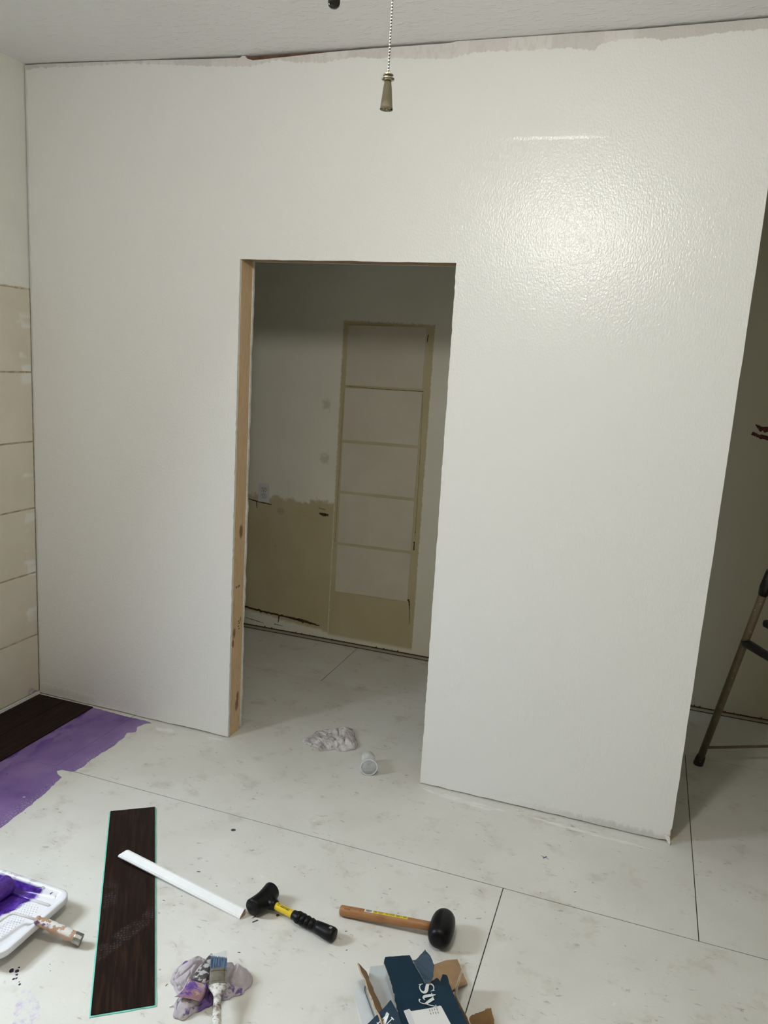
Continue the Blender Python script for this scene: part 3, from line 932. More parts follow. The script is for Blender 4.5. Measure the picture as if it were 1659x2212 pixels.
M_LABW = simple('white paper label', (0.72, 0.72, 0.70), 0.6)
M_LABY = simple('yellow paper label', (0.70, 0.54, 0.03), 0.5)
M_BAR = simple('black barcode ink', (0.03, 0.03, 0.03), 0.6)
T0, T1 = math.radians(66), math.radians(112)
g = G(); strip(g, -0.240, -0.213, T0, T1, 0.0003)
lw_ = g.obj('barcode_label', M_LABW, hd)
g = G()
x = -0.2365
random.seed(3)
while x < -0.218:
    w = random.choice([0.0008, 0.0012, 0.0018])
    strip(g, x, x + w, T0 + 0.12, T1 - 0.1, 0.0005, 4)
    x += w + random.choice([0.0008, 0.0012])
g.obj('barcode', M_BAR, lw_)
g = G(); strip(g, -0.2125, -0.105, T0, T1, 0.0003)
ly = g.obj('warning_label', M_LABY, hd)
g = G()
for (xa, xb, ta, tb) in [(-0.210, -0.201, .25, .8), (-0.198, -0.180, .2, .5), (-0.196, -0.182, .62, .85), (-0.174, -0.166, .25, .75), (-0.163, -0.146, .2, .42), (-0.163, -0.146, .52, .74), (-0.141, -0.130, .2, .8), (-0.1265, -0.1235, .42, .62), (-0.119, -0.109, .15, .8)]:
    strip(g, xa, xb, T0 + (T1 - T0) * ta, T0 + (T1 - T0) * tb, 0.0005, 3)
M_OLIVE = simple('olive print on label', (0.30, 0.24, 0.05), 0.6)
g.obj('warning_print', M_OLIVE, ly)
g = G()
for i in range(5):
    strip(g, -Lmm + 0.016 + 0.004 * i, -Lmm + 0.0175 + 0.004 * i, math.radians(110 + 4 * (i % 2)), math.radians(128), 0.0003, 3)
g.obj('burned_stamp', M_INK, hd)

# ------------------------------------------------------------------ paint tray with purple primer, roller lying in it
TX0, TX1, TY0, TY1 = 0.78, 1.176, -1.425, -1.140      # outer rim
RIM = 0.056
k = NM('white tray plastic with purple paint', 0.3, 0.5)
X, Y, Z = k.xyz()
e = k.math('ADD', X, k.math('ADD', k.mul(k.math('SUBTRACT', k.noise(18, 4, 0.6), 0.5), 0.08), k.mul(Y, -0.30)))
pmask = k.mul(k.step(e, 1.415, 1.430, True), k.step(Z, 0.046, 0.0535, True), k.step(k.math('ADD', Y, k.mul(k.noise(25), .03)), -1.362, -1.345))
smear_ = k.mul(k.step(k.math('ADD', X, k.mul(k.math('SUBTRACT', k.noise(40, 4), .5), .10)), 1.035, 1.06, True), k.step(Y, -1.20, -1.18), k.step(k.noise(30, 4), 0.47, 0.56), 0.55)
pcol = k.ramp(k.noise(30, 4), [(0.35, (0.045, 0.012, 0.19)), (0.55, (0.10, 0.035, 0.36)), (0.72, (0.20, 0.10, 0.55))])
c = k.mix(smear_, (0.76, 0.76, 0.79), (0.33, 0.29, 0.40))
drip = k.mul(k.step(k.voro(36), 0.07, 0.1, True), k.step(k.noise(14), 0.60, 0.64))
c = k.mix(k.mul(drip, 0.9), c, (0.03, 0.015, 0.08))
c = k.mix(pmask, c, pcol)
k.color(c)
k.rough(k.math('SUBTRACT', 0.34, k.mul(pmask, 0.08)))
M_TRAY = k.m
tray = thing('paint_tray', 'white plastic paint tray with a studded ramp and wet purple paint', 'paint tray', (0, 0, 0))
def rrect(x0, x1, y0, y1, r, n=8):
    out = []
    for (cx, cy, a0) in [(x1 - r, y1 - r, 0), (x0 + r, y1 - r, 90), (x0 + r, y0 + r, 180), (x1 - r, y0 + r, 270)]:
        for i in range(n + 1):
            a = math.radians(a0 + 90 * i / n)
            out.append((cx + r * math.cos(a), cy + r * math.sin(a)))
    return out
def ramp_z(x):
    return lerp_tab([(0.79, 0.006), (0.87, 0.008), (1.13, 0.040), (1.176, 0.043)], x)
ringspec = [  # inset, z function, corner radius (from under the lip, over it and down to the ramp)
    (0.012, lambda x: ramp_z(x) - 0.003, 0.03), (0.004, lambda x: RIM - 0.020, 0.035), (0.0, lambda x: RIM - 0.016, 0.04), (0.0, lambda x: RIM - 0.001, 0.04), (0.003, lambda x: RIM + 0.001, 0.037), (0.010, lambda x: RIM + 0.001, 0.032),
    (0.014, lambda x: RIM - 0.002, 0.028), (0.021, lambda x: RIM * 0.45 + ramp_z(x) * 0.55, 0.024), (0.025, lambda x: ramp_z(x) + 0.004, 0.020), (0.031, lambda x: ramp_z(x), 0.016)]
g = G(); g.smooth = True
rings = []
for ins, zf, rr in ringspec:
    rings.append([(x, y, zf(x)) for x, y in rrect(TX0 + ins, TX1 - ins, TY0 + ins, TY1 - ins, rr)])
nr = len(rings[0])
vs_ = [v for r in rings for v in r]
fs = [(j * nr + i, j * nr + (i + 1) % nr, (j + 1) * nr + (i + 1) % nr, (j + 1) * nr + i) for j in range(len(rings) - 1) for i in range(nr)]
fs.append(tuple((len(rings) - 1) * nr + i for i in range(nr)))
fs.append(tuple(range(nr)))
g.add(vs_, fs)
g.obj('tray_body', M_TRAY, tray)
# ledge across the head of the ramp
g = G(); g.smooth = True
g.tube([(1.138, TY1 - 0.060, ramp_z(1.138) + 0.001), (0.93, TY1 - 0.040, ramp_z(0.93) + 0.004)], 0.005, 10)
g.obj('ramp_rib', M_TRAY, tray)
g = G()
sp = 0.0098
for i in range(32):
    for j in range(26):
        x = 0.86 + i * sp + (sp / 2 if j % 2 else 0)
        y = TY0 + 0.045 + j * sp * 0.87
        if x > 1.128 - max(0, (-1.20 - y)) * 0.15 or y > TY1 - 0.062 - max(0, (x - 1.09)) * 0.6:
            continue
        if x > 1.105 and y < -1.33:
            continue
        z = ramp_z(x)
        s_ = 0.0034
        g.add([(x - s_, y - s_, z - 0.0003), (x + s_, y - s_, z - 0.0003), (x + s_, y + s_, z - 0.0003), (x - s_, y + s_, z - 0.0003), (x, y, z + 0.0030)], [(0, 1, 4), (1, 2, 4), (2, 3, 4), (3, 0, 4)])
o = g.obj('ramp_studs', M_TRAY, tray)
o['kind'] = 'stuff'
for yy in (TY0 + 0.05, TY1 - 0.05):
    G().box(1.075, 1.095, yy - 0.008, yy + 0.008, 0.0, 0.032).obj('foot', M_TRAY, tray, bevel=0.002)
# folded purple scrap stuck by the far rim
M_PDARK = simple('dried dark purple paint', (0.022, 0.012, 0.05), 0.5)
g = G(); g.smooth = True
g.tube([(1.040, -1.172, RIM - 0.004), (1.060, -1.166, RIM - 0.0015), (1.080, -1.155, RIM + 0.0008)], [0.0016, 0.002, 0.001], 6, flat=0.4)
g.obj('paint_dash', M_PDARK, tray)
g = G(); g.smooth = True
g.tube([(1.119, -1.174, RIM + 0.0004), (1.121, -1.166, RIM + 0.0016)], [0.0022, 0.0018], 6, flat=0.4)
g.obj('paint_dash', M_PDARK, tray)

k = NM('purple soaked nap', 0.45, 0.45)
k.color(k.ramp(k.noise(60, 5, 0.7), [(0.3, (0.045, 0.010, 0.16)), (0.55, (0.10, 0.03, 0.30)), (0.75, (0.17, 0.07, 0.42))]))
k.bump(k.noise(300, 3), 0.8, 0.003)
M_NAP = k.m
M_WIRE = simple('white painted wire', (0.72, 0.71, 0.70), 0.4, var=0.12, vscale=60)
k = NM('tan handle with paint runs', 0.4, 0.45)
nn_ = k.noise(34, 4, 0.6)
c = k.ramp(k.noise(16, 3), [(0.3, (0.42, 0.25, 0.17)), (0.7, (0.52, 0.33, 0.235))])
X, Y, Z = k.xyz()
c = k.mix(k.mul(k.step(nn_, 0.52, 0.56), k.step(Z, 0.003, 0.009)), c, (0.80, 0.79, 0.78))
c = k.mix(k.mul(k.step(k.noise(28, 3, 0.5, k.scaled((1, 1.3, 1))), 0.60, 0.63), k.step(X, 0.03, 0.05, True)), c, (0.16, 0.09, 0.24))
k.color(c)
M_RHAND = k.m
rol_ = thing('paint_roller', 'purple soaked paint roller with a tan handle propped on the tray', 'paint roller', (0.0, 0.0, 0.0))
g = G(); g.smooth = True
rx, rz_ = 0.974, 0.056
g.lathe([(0.018, -0.228), (0.0255, -0.226), (0.0285, -0.22), (0.029, -0.21), (0.029, -0.012), (0.028, -0.004), (0.0245, 0.0), (0.019, 0.0005), (0.016, -0.004), (0.0, -0.004)], origin=(rx, -1.182, rz_), axis=(0.10, 0.99, 0.02), seg=32)
g.obj('roller_cover', M_NAP, rol_)
g = G(); g.smooth = True
wp = [(0.965, -1.385, rz_), (0.955, -1.418, rz_), (0.962, -1.428, 0.062), (1.070, -1.392, 0.072), (1.085, -1.372, 0.073), (1.093, -1.310, 0.0745), (1.100, -1.298, 0.0745), (1.115, -1.295, 0.074), (1.178, -1.284, 0.0665)]
g.tube(wp, 0.0036, 10)
g.obj('wire_frame', M_WIRE, rol_)
hs, he = Vector((1.172, -1.285, 0.0670)), Vector((1.306, -1.253, 0.0185))
hdl = bpy.data.objects.new('handle', None)
dv = he - hs
LH = dv.length
hp = [(-0.004, 0.009), (0.0, 0.0115), (0.004, 0.0118), (0.008, 0.0100), (0.014, 0.0122), (0.028, 0.0150), (0.040, 0.0138), (0.052, 0.0154), (0.062, 0.0144), (0.072, 0.0158), (0.084, 0.0148), (0.096, 0.0160), (0.110, 0.0152), (0.124, 0.0150)]
g = G(); g.smooth = True
seg = 20
rr_ = []
for x, r in hp:
    ring = []
    for i in range(seg):
        a = 2 * math.pi * i / seg
        sc_ = 1 + (0.10 * math.sin(x * 150) if math.sin(a) < 0 else 0.05 * math.sin(x * 150 + 1.5))
        ring.append((x, math.cos(a) * r * sc_, math.sin(a) * r * sc_))
    rr_.append(ring)
g.add([v for r in rr_ for v in r], [(j * seg + i, j * seg + (i + 1) % seg, (j + 1) * seg + (i + 1) % seg, (j + 1) * seg + i) for j in range(len(hp) - 1) for i in range(seg)] + [tuple(range(seg))])
hmesh = g.obj('handle', M_RHAND, rol_)
q_ = dv.to_track_quat('X', 'Z')
hmesh.location = hs
hmesh.rotation_mode = 'QUATERNION'
hmesh.rotation_quaternion = q_
g = G(); g.smooth = False
g.lathe([(0.0153, 0.118), (0.0159, 0.119), (0.0159, 0.1385), (0.0150, 0.140), (0.0105, 0.140), (0.0095, 0.130), (0.0, 0.130)], axis=(1, 0, 0), seg=24)
M_STEEL = simple('dull steel cap', (0.35, 0.36, 0.34), 0.35, metal=1.0, var=0.3, vscale=90)
cap_ = g.obj('end_cap', M_STEEL, hmesh)
bpy.data.objects.remove(hdl)
# splashes of purple beside the tray
g = G()
random.seed(12)
for (x, y, r) in [(1.205, -1.395, 0.006), (1.214, -1.405, 0.004), (1.20, -1.383, 0.003), (1.245, -1.428, 0.0035), (1.238, -1.422, 0.002), (1.268, -1.342, 0.0015), (1.285, -1.36, 0.0015), (1.222, -1.415, 0.003), (1.19, -1.40, 0.007), (1.217, -1.42, 0.004)]:
    n = 9
    g.add([(x + math.cos(2 * math.pi * i / n) * r * random.uniform(.6, 1.3), y + math.sin(2 * math.pi * i / n) * r * random.uniform(.6, 1.3), 0.0005) for i in range(n)], [tuple(range(n))])
o = g.obj('paint_splash', M_PDARK, floor)
o['kind'] = 'stuff'

# ------------------------------------------------------------------ rags
def rag(name, label, outline, height, seed, mat, freq=14.0, folds=3, angle=0.4, lobes=()):
    n = len(outline)
    cx = sum(p[0] for p in outline) / n
    cy = sum(p[1] for p in outline) / n
    pol = sorted([(math.atan2(y - cy, x - cx), math.hypot(x - cx, y - cy)) for x, y in outline])
    ext = [(pol[-1][0] - 2 * math.pi, pol[-1][1])] + pol + [(pol[0][0] + 2 * math.pi, pol[0][1])]
    def rad(a):
        for (a0, r0), (a1, r1) in zip(ext, ext[1:]):
            if a0 <= a <= a1:
                t = (a - a0) / (a1 - a0)
                t = t * t * (3 - 2 * t)
                return r0 + (r1 - r0) * t
        return pol[0][1]
    NR, NT = 70, 220
    ca, sa = math.cos(angle), math.sin(angle)
    vs_ = []
    for j in range(1, NR + 1):
        t = j / NR
        for i in range(NT):
            a = -math.pi + 2 * math.pi * i / NT
            r = rad(a) * t
            r *= 1 + 0.05 * t * nz(math.cos(a) * 4 + seed, math.sin(a) * 4)
            x, y = r * math.cos(a), r * math.sin(a)
            wx = x + 0.020 * nz(x * 22 + seed, y * 22, 1.3)
            wy = y + 0.016 * nz(x * 22, y * 22 + seed, 4.1)
            uu, ww = ca * wx + sa * wy, -sa * wx + ca * wy
            rg = 1 - abs(nz(uu * freq * 0.35, ww * freq * 1.1, seed)) * 2.4
            rg2 = 1 - abs(nz(uu * freq * 1.3 + 5, ww * freq * 1.7, seed + 7)) * 2.2
            dome = (1 - t ** 3.2) ** 0.75
            v1 = nz(uu * freq * 0.42, ww * freq * 0.95, seed)
            v2 = nz(uu * freq * 0.9 + 5, ww * freq * 1.5, seed + 7)
            v3 = nz(uu * freq * 0.25 + 2, ww * freq * 0.45, seed + 17)
            cr_ = 0.62 * math.exp(-(v1 / 0.055) ** 2) + 0.20 * math.exp(-(v2 / 0.06) ** 2)
            z = height * dome * max(0.12, 0.85 + 0.75 * v3 + 0.45 * abs(v1) - cr_)
            for (lx, ly_, lr, lh) in lobes:
                dd = ((x + cx - lx) ** 2 + (y + cy - ly_) ** 2) / lr ** 2
                z += lh * math.exp(-dd * 1.5) * (0.75 + 0.35 * rg2)
            edge_lift = 0.004 * (1 + nz(a * 3, seed)) * (1 if t > 0.9 else 0)
            vs_.append((x, y, max(0.002, z + edge_lift * (1 - (t - 0.9) * 5 if t > .9 else 1))))
    # turn the hem under
    for i in range(NT):
        a = -math.pi + 2 * math.pi * i / NT
        x, y, z = vs_[(NR - 1) * NT + i]
        vs_.append((x * 0.985, y * 0.985, 0.0006))
    fs = [(j * NT + i, j * NT + (i + 1) % NT, (j + 1) * NT + (i + 1) % NT, (j + 1) * NT + i) for j in range(NR) for i in range(NT)]
    vs_.append((0, 0, vs_[0][2]))
    top_ = len(vs_) - 1
    fs += [(top_, (i + 1) % NT, i) for i in range(NT)]
    g = G(); g.smooth = True
    g.add(vs_, fs)
    o = g.obj(name, mat)
    o.location = (cx, cy, 0.0)
    return o

k = NM('grimy terry cloth', 0.9, 0.1)
nn_ = k.noise(16, 5, 0.7)
c = k.ramp(nn_, [(0.3, (0.26, 0.22, 0.20)), (0.43, (0.50, 0.46, 0.45)), (0.55, (0.66, 0.63, 0.63)), (0.75, (0.72, 0.69, 0.69))])
stain = k.mul(k.step(k.noise(34, 4, 0.65, k.scaled((1, 2.4, 1))), 0.57, 0.68), 0.75)
k.color(k.mix(stain, c, (0.10, 0.075, 0.06)))
k.bump(k.noise(420, 3), 0.6, 0.003)
M_RAG1 = k.m
o = rag('cleaning_rag', '', [(1.352, 0.118), (1.375, 0.175), (1.395, 0.24), (1.44, 0.272), (1.485, 0.318), (1.508, 0.325), (1.532, 0.285), (1.562, 0.238), (1.588, 0.19), (1.594, 0.148), (1.57, 0.118), (1.535, 0.100), (1.515, 0.110), (1.485, 0.085), (1.455, 0.070), (1.44, 0.085), (1.40, 0.092), (1.37, 0.098)], 0.030, 3.1, M_RAG1, freq=30, angle=-0.35,
        lobes=[(1.50, 0.24, 0.05, 0.018), (1.555, 0.16, 0.035, 0.016), (1.40, 0.19, 0.04, 0.012)])
tag(o, 'crumpled grimy grey rag on the floor in the doorway', 'rag')

k = NM('lavender rag with purple stains', 0.85, 0.1)
X, Y, Z = k.xyz()
c = k.ramp(k.noise(15, 4), [(0.3, (0.42, 0.37, 0.41)), (0.7, (0.66, 0.62, 0.66))])
pst = k.math('MAXIMUM', k.step(k.noise(17, 4, 0.6, None), 0.57, 0.62), k.mul(k.step(k.math('ABSOLUTE', k.math('SUBTRACT', k.math('ADD', X, k.mul(Y, 0.2)), 0.03)), 0.02, 0.035, True), k.step(Y, -0.025, 0.0, True)))
c = k.mix(k.mul(pst, 0.85), c, (0.12, 0.045, 0.28))
c = k.mix(k.mul(k.step(k.noise(30, 4), 0.62, 0.7), 0.5), c, (0.16, 0.12, 0.14))
k.color(c)
k.bump(k.noise(420, 3), 0.5, 0.002)
M_RAG2 = k.m
o = rag('paint_rag', '', [(1.600, -1.262), (1.598, -1.205), (1.622, -1.190), (1.652, -1.175), (1.69, -1.178), (1.725, -1.162), (1.765, -1.150), (1.795, -1.168), (1.812, -1.195), (1.805, -1.222), (1.782, -1.250), (1.755, -1.275), (1.738, -1.305), (1.722, -1.330), (1.70, -1.362), (1.678, -1.366), (1.664, -1.340), (1.652, -1.30), (1.625, -1.28)], 0.030, 9.4, M_RAG2, freq=34, angle=0.8,
        lobes=[(1.645, -1.21, 0.035, 0.020), (1.765, -1.195, 0.035, 0.022), (1.69, -1.32, 0.03, 0.012)])
tag(o, 'lavender rag stained with purple paint under the paintbrush', 'rag')

# ------------------------------------------------------------------ putty knife smeared with primer
k = NM('steel blade caked in purple primer', 0.35, 0.5)
c = k.ramp(k.noise(26, 5, 0.65, k.scaled((1, 2.2, 1)), 0.5), [(0.30, (0.05, 0.01, 0.19)), (0.43, (0.13, 0.05, 0.26)), (0.50, (0.30, 0.18, 0.28)), (0.57, (0.27, 0.15, 0.06)), (0.66, (0.42, 0.30, 0.34)), (0.72, (0.12, 0.05, 0.22))])
k.color(c)
k.bump(k.noise(50, 4), 0.4, 0.003)
M_PBLADE = k.m
k = NM('black handle spattered white', 0.4, 0.4)
k.color(k.mix(k.step(k.noise(55, 3), 0.50, 0.54), (0.07, 0.06, 0.065), (0.50, 0.49, 0.48)))
M_PHAND = k.m
pk = thing('putty_knife', 'wide putty knife with a purple smeared blade lying on the rag', 'putty knife', (1.70, -1.285, 0.0))
def W(pts):
    return [(x - 1.70, y + 1.285, z) for x, y, z in pts]
g = G(); g.smooth = True
c00, c10, c11, c01 = Vector((1.667, -1.342, 0.042)), Vector((1.735, -1.328, 0.040)), Vector((1.722, -1.268, 0.047)), Vector((1.672, -1.285, 0.047))
def blade(u, v):
    p = (c00 * (1 - u) + c10 * u) * (1 - v) + (c01 * (1 - u) + c11 * u) * v
    p = p + Vector((0, 0, -0.010 * math.sin(math.pi * v) + 0.003 * math.sin(math.pi * u)))
    return (p.x - 1.70, p.y + 1.285, p.z)
g.grid(blade, 10, 12)
o = g.obj('blade', M_PBLADE, pk)
md = o.modifiers.new('thick', 'SOLIDIFY'); md.thickness = 0.0012
g = G(); g.smooth = True
g.tube(W([(1.698, -1.282, 0.047), (1.695, -1.260, 0.048), (1.689, -1.228, 0.047), (1.682, -1.200, 0.046), (1.677, -1.180, 0.045)]), [0.021, 0.020, 0.013, 0.008, 0.003], 12, flat=0.28)
g.obj('handle', M_PHAND, pk)

# ------------------------------------------------------------------ paintbrush
k = NM('blue bristles with white paint', 0.6, 0.3)
X, Y, Z = k.xyz()
str_ = k.noise(8, 3, 0.6, k.scaled((4, 60, 1)))
tip = k.step(k.math('ADD', X, k.math('ADD', k.mul(str_, 0.016), k.mul(Y, -0.25))), -0.080, -0.074, True)
c = k.ramp(str_, [(0.3, (0.025, 0.045, 0.105)), (0.5, (0.07, 0.115, 0.20)), (0.62, (0.22, 0.29, 0.38)), (0.75, (0.05, 0.08, 0.15))])
k.color(k.mix(tip, c, (0.70, 0.71, 0.70)))
k.bump(str_, 0.6, 0.002)
M_BRIS = k.m
M_FERR = simple('worn nickel ferrule', (0.42, 0.40, 0.36), 0.35, metal=1.0, var=0.15, vscale=60)
k = NM('white handle with chipped paint', 0.5, 0.35)
n1 = k.noise(40, 4, 0.65)
k.color(k.ramp(n1, [(0.36, (0.10, 0.085, 0.07)), (0.44, (0.33, 0.28, 0.25)), (0.52, (0.62, 0.60, 0.58)), (0.58, (0.76, 0.75, 0.73)), (0.64, (0.40, 0.31, 0.28))]))
M_BHAND = k.m
b0, b1 = Vector((1.695, -1.172)), Vector((1.818, -1.392))       # tip, towards the handle end
db = b1 - b0
br = thing('paintbrush', 'angled paintbrush with blue bristles and a chipped white handle', 'paintbrush', (1.756, -1.2785, 0.0), math.atan2(db.y, db.x))
# local: x=0 at the foot of the ferrule, bristles towards -x, handle towards +x
def bz_(x):
    return 0.064 - (x + 0.10) * 0.10
g = G()
nb = 15
for i in range(nb):
    y = -0.0215 + 0.043 * (i + 0.5) / nb
    tipx = -0.103 - 0.006 * (y / 0.0215) + 0.004 * nz(i * 1.7, 2)
    w = 0.043 / nb * 0.5
    yo = y * (1.0 + 0.02 * nz(i * 2.1, 5))
    for zo in (-0.0035, 0.0, 0.0035):
        g.tube([(-0.040, y, bz_(-0.04) + zo), (-0.075, y, bz_(-0.075) + zo), (tipx + 0.006, yo, bz_(tipx) + zo * 0.7), (tipx, yo, bz_(tipx) + zo * 0.5)], [w * 1.25, w * 1.3, w * 1.15, w * 0.3], 6)
g.obj('bristles', M_BRIS, br)
g = G()
def rb(x0, x1, hw0, hw1, hz0, hz1, z0, z1):
    vs_ = []
    for x, hw, hh, zz in ((x0, hw0, hz0, z0), (x1, hw1, hz1, z1)):
        for i in range(16):
            a = 2 * math.pi * i / 16
            c_, s_ = math.cos(a), math.sin(a)
            vs_.append((x, hw * (abs(c_) ** 0.5) * (1 if c_ > 0 else -1), zz + hh * (abs(s_) ** 0.6) * (1 if s_ > 0 else -1)))
    return vs_
v1 = rb(-0.048, 0.0, 0.0225, 0.0230, 0.0068, 0.0085, bz_(-0.048), bz_(0))
g.add(v1, [(i, (i + 1) % 16, 16 + (i + 1) % 16, 16 + i) for i in range(16)] + [tuple(range(16)), tuple(range(31, 15, -1))])
fr_ = g.obj('ferrule', M_FERR, br)
g = G()
for (xa, hw) in ((-0.041, 0.0232), (-0.0085, 0.0235)):
    v1 = rb(xa, xa + 0.0022, hw, hw, 0.0080 if xa < -0.02 else 0.0088, 0.0080 if xa < -0.02 else 0.0088, bz_(xa), bz_(xa + 0.002))
    g.add(v1, [(i, (i + 1) % 16, 16 + (i + 1) % 16, 16 + i) for i in range(16)])
g.obj('crimp', M_FERR, fr_)
g = G(); g.smooth = True
hprof = [(-0.001, 0.0235, 0.0080), (0.006, 0.0235, 0.0085), (0.013, 0.0195, 0.0085), (0.022, 0.0135, 0.0082), (0.034, 0.0100, 0.0078), (0.05, 0.0096, 0.0078), (0.075, 0.0110, 0.0080), (0.11, 0.0118, 0.0080), (0.15, 0.0100, 0.0070), (0.165, 0.0070, 0.0055)]
vs_ = []
for x, hw, hh in hprof:
    for i in range(16):
        a = 2 * math.pi * i / 16
        vs_.append((x, hw * math.cos(a), max(bz_(x), hh + 0.001) + hh * math.sin(a)))
nh = len(hprof)
g.add(vs_, [(j * 16 + i, j * 16 + (i + 1) % 16, (j + 1) * 16 + (i + 1) % 16, (j + 1) * 16 + i) for j in range(nh - 1) for i in range(16)] + [tuple(range(16)), tuple((nh - 1) * 16 + i for i in range(16))])
g.obj('handle', M_BHAND, br)

# ------------------------------------------------------------------ torn carton
k = NM('navy printed cardboard', 0.5, 0.25)
c = k.ramp(k.noise(8, 4), [(0.3, (0.003, 0.020, 0.040)), (0.7, (0.006, 0.030, 0.056))])
c = k.mix(k.mul(k.step(k.voro(30), 0.035, 0.05, True), k.step(k.noise(11), 0.57, 0.6)), c, (0.5, 0.52, 0.52))
k.color(c)
k.bump(k.noise(18, 4), 0.25, 0.004)
M_NAVY = k.m
M_KRAFT = simple('kraft cardboard', (0.30, 0.185, 0.095), 0.8, var=0.14, vscale=30)
M_KRAFTE = simple('torn kraft edge', (0.44, 0.34, 0.24), 0.9, var=0.3, vscale=120)
M_FOAM = simple('pale grey foam sheet', (0.50, 0.53, 0.55), 0.7, var=0.08, vscale=14)
M_WRAP = simple('pale foam wrap', (0.68, 0.69, 0.70), 0.6, var=0.05, vscale=14)
M_INKW = simple('off white lettering', (0.66, 0.68, 0.67), 0.6)
M_INKW2 = simple('white lettering', (0.80, 0.82, 0.82), 0.6)
box = thing('torn_carton', 'torn open navy blue flooring carton with white lettering and a sticker', 'carton', (2.28, -1.12, 0.0))
BO = Vector((2.28, -1.12, 0.0))
def sheet(name, pts, mats, thick=0.003, ragged=0.0, seed=0, sub=5, down=True):
    """card sheet: outline of 3d points, ragged edges, printed top, kraft back and edge"""
    P = [Vector(p) - BO for p in pts]
    out = []
    for a, b in zip(P, P[1:] + P[:1]):
        n = max(1, int((b - a).length / 0.006)) if ragged else 1
        for i in range(n):
            q = a.lerp(b, i / n)
            if i and ragged:
                nrm = Vector((-(b - a).y, (b - a).x, 0))
                if nrm.length > 1e-6:
                    q += nrm.normalized() * ragged * nz(q.x * 160 + seed, q.y * 160, seed)
            out.append(q)
    g = G()
    m = len(out)
    cen = sum(out, Vector()) / m
    low_ = [p + Vector((0, 0, -thick)) for p in out]
    bm = bmesh.new()
    vt = [bm.verts.new(p) for p in out]
    fct = bm.faces.new(vt)
    fct.normal_update()
    if fct.normal.z < 0:
        fct.normal_flip()
    ret = bmesh.ops.triangulate(bm, faces=[fct])
    bm.verts.index_update()
    tris = [tuple(v.index for v in f.verts) for f in bm.faces]
    bm.free()
    g.add(out, tris)
    g.cur = 1
    g.add(low_, [tuple(reversed(t)) for t in tris])
    g.cur = 2
    for i in range(m):
        j = (i + 1) % m
        g.add([out[i], out[j], low_[j], low_[i]], [(0, 1, 2, 3)])
    return g.obj(name, mats, box, fix=False)
main = [(2.1461, -1.0791, 0.095), (2.1441, -1.0628, 0.1), (2.1744, -1.0461, 0.1), (2.2038, -1.0299, 0.1), (2.2154, -1.0405, 0.095), (2.2416, -1.0651, 0.088), (2.2688, -1.0909, 0.082), (2.2909, -1.0552, 0.08), (2.3011, -1.0646, 0.08), (2.3013, -1.0429, 0.085), (2.3125, -1.0416, 0.085), (2.3302, -1.0692, 0.08), (2.3509, -1.1017, 0.08), (2.3808, -1.1445, 0.08), (2.4022, -1.1749, 0.08), (2.4409, -1.2292, 0.08), (2.50, -1.315, 0.08), (2.365, -1.415, 0.08), (2.3088, -1.3313, 0.08), (2.2485, -1.2392, 0.08), (2.2121, -1.1763, 0.08), (2.1883, -1.1317, 0.082), (2.1642, -1.1004, 0.09)]
mp = sheet('top_panel', main, [M_NAVY, M_KRAFT, M_KRAFTE], ragged=0.0032, seed=1)
curl = [(2.2038, -1.0299, 0.1), (2.2147, -1.0406, 0.105), (2.2237, -1.0413, 0.11), (2.2299, -1.0378, 0.118), (2.2443, -1.0259, 0.125), (2.2642, -1.041, 0.125), (2.2798, -1.0591, 0.122), (2.2847, -1.0797, 0.115), (2.2785, -1.0897, 0.1), (2.2688, -1.0909, 0.082), (2.2416, -1.0651, 0.088), (2.2154, -1.0405, 0.095)]
ca_, cb_, cc_ = Vector((2.2038, -1.0299, 0.1)), Vector((2.2688, -1.0909, 0.082)), Vector((2.2780, -1.0500, 0.126))
cn_ = (cb_ - ca_).cross(cc_ - ca_).normalized()
curl = [(x, y, ca_.z - (cn_.x * (x - ca_.x) + cn_.y * (y - ca_.y)) / cn_.z) for x, y, z in curl]
sheet('torn_curl', curl, [M_NAVY, M_KRAFT, M_KRAFTE], ragged=0.0015, seed=5)
def wallstrip(name, top, bot, mats, thick):
    g = G()
    n = len(top)
    T = [Vector(p) - BO for p in top]
    Bt = [Vector(p) - BO for p in bot]
    off = Vector(thick)
    vs_ = []
    for t, b in zip(T, Bt):
        vs_ += [t, b]
    g.add(vs_, [(2 * i, 2 * i + 1, 2 * i + 3, 2 * i + 2) for i in range(n - 1)])
    g.cur = 1
    g.add([v + off for v in vs_], [(2 * i, 2 * i + 2, 2 * i + 3, 2 * i + 1) for i in range(n - 1)])
    g.cur = 2
    loop = [2 * i for i in range(n)] + [2 * i + 1 for i in range(n - 1, -1, -1)]
    for a, b in zip(loop, loop[1:] + loop[:1]):
        g.add([vs_[a], vs_[b], vs_[b] + off, vs_[a] + off], [(0, 1, 2, 3)])
    return g.obj(name, mats, box, fix=False)
wallstrip('side_wall', [(2.0739, -1.0904, 0.078), (2.093, -1.114, 0.072), (2.1127, -1.1359, 0.074), (2.131, -1.160, 0.066), (2.1484, -1.1836, 0.072), (2.165, -1.205, 0.068), (2.1834, -1.2253, 0.072), (2.30, -1.40, 0.072)],
          [(2.0858, -1.0483, 0.020), (2.10, -1.060, 0.012), (2.1124, -1.0726, 0.012), (2.129, -1.091, 0.012), (2.1459, -1.1101, 0.012), (2.163, -1.129, 0.012), (2.18, -1.1483, 0.012), (2.33, -1.36, 0.012)], [M_NAVY, M_KRAFT, M_KRAFTE], (0.0030, 0.0022, 0.0012))
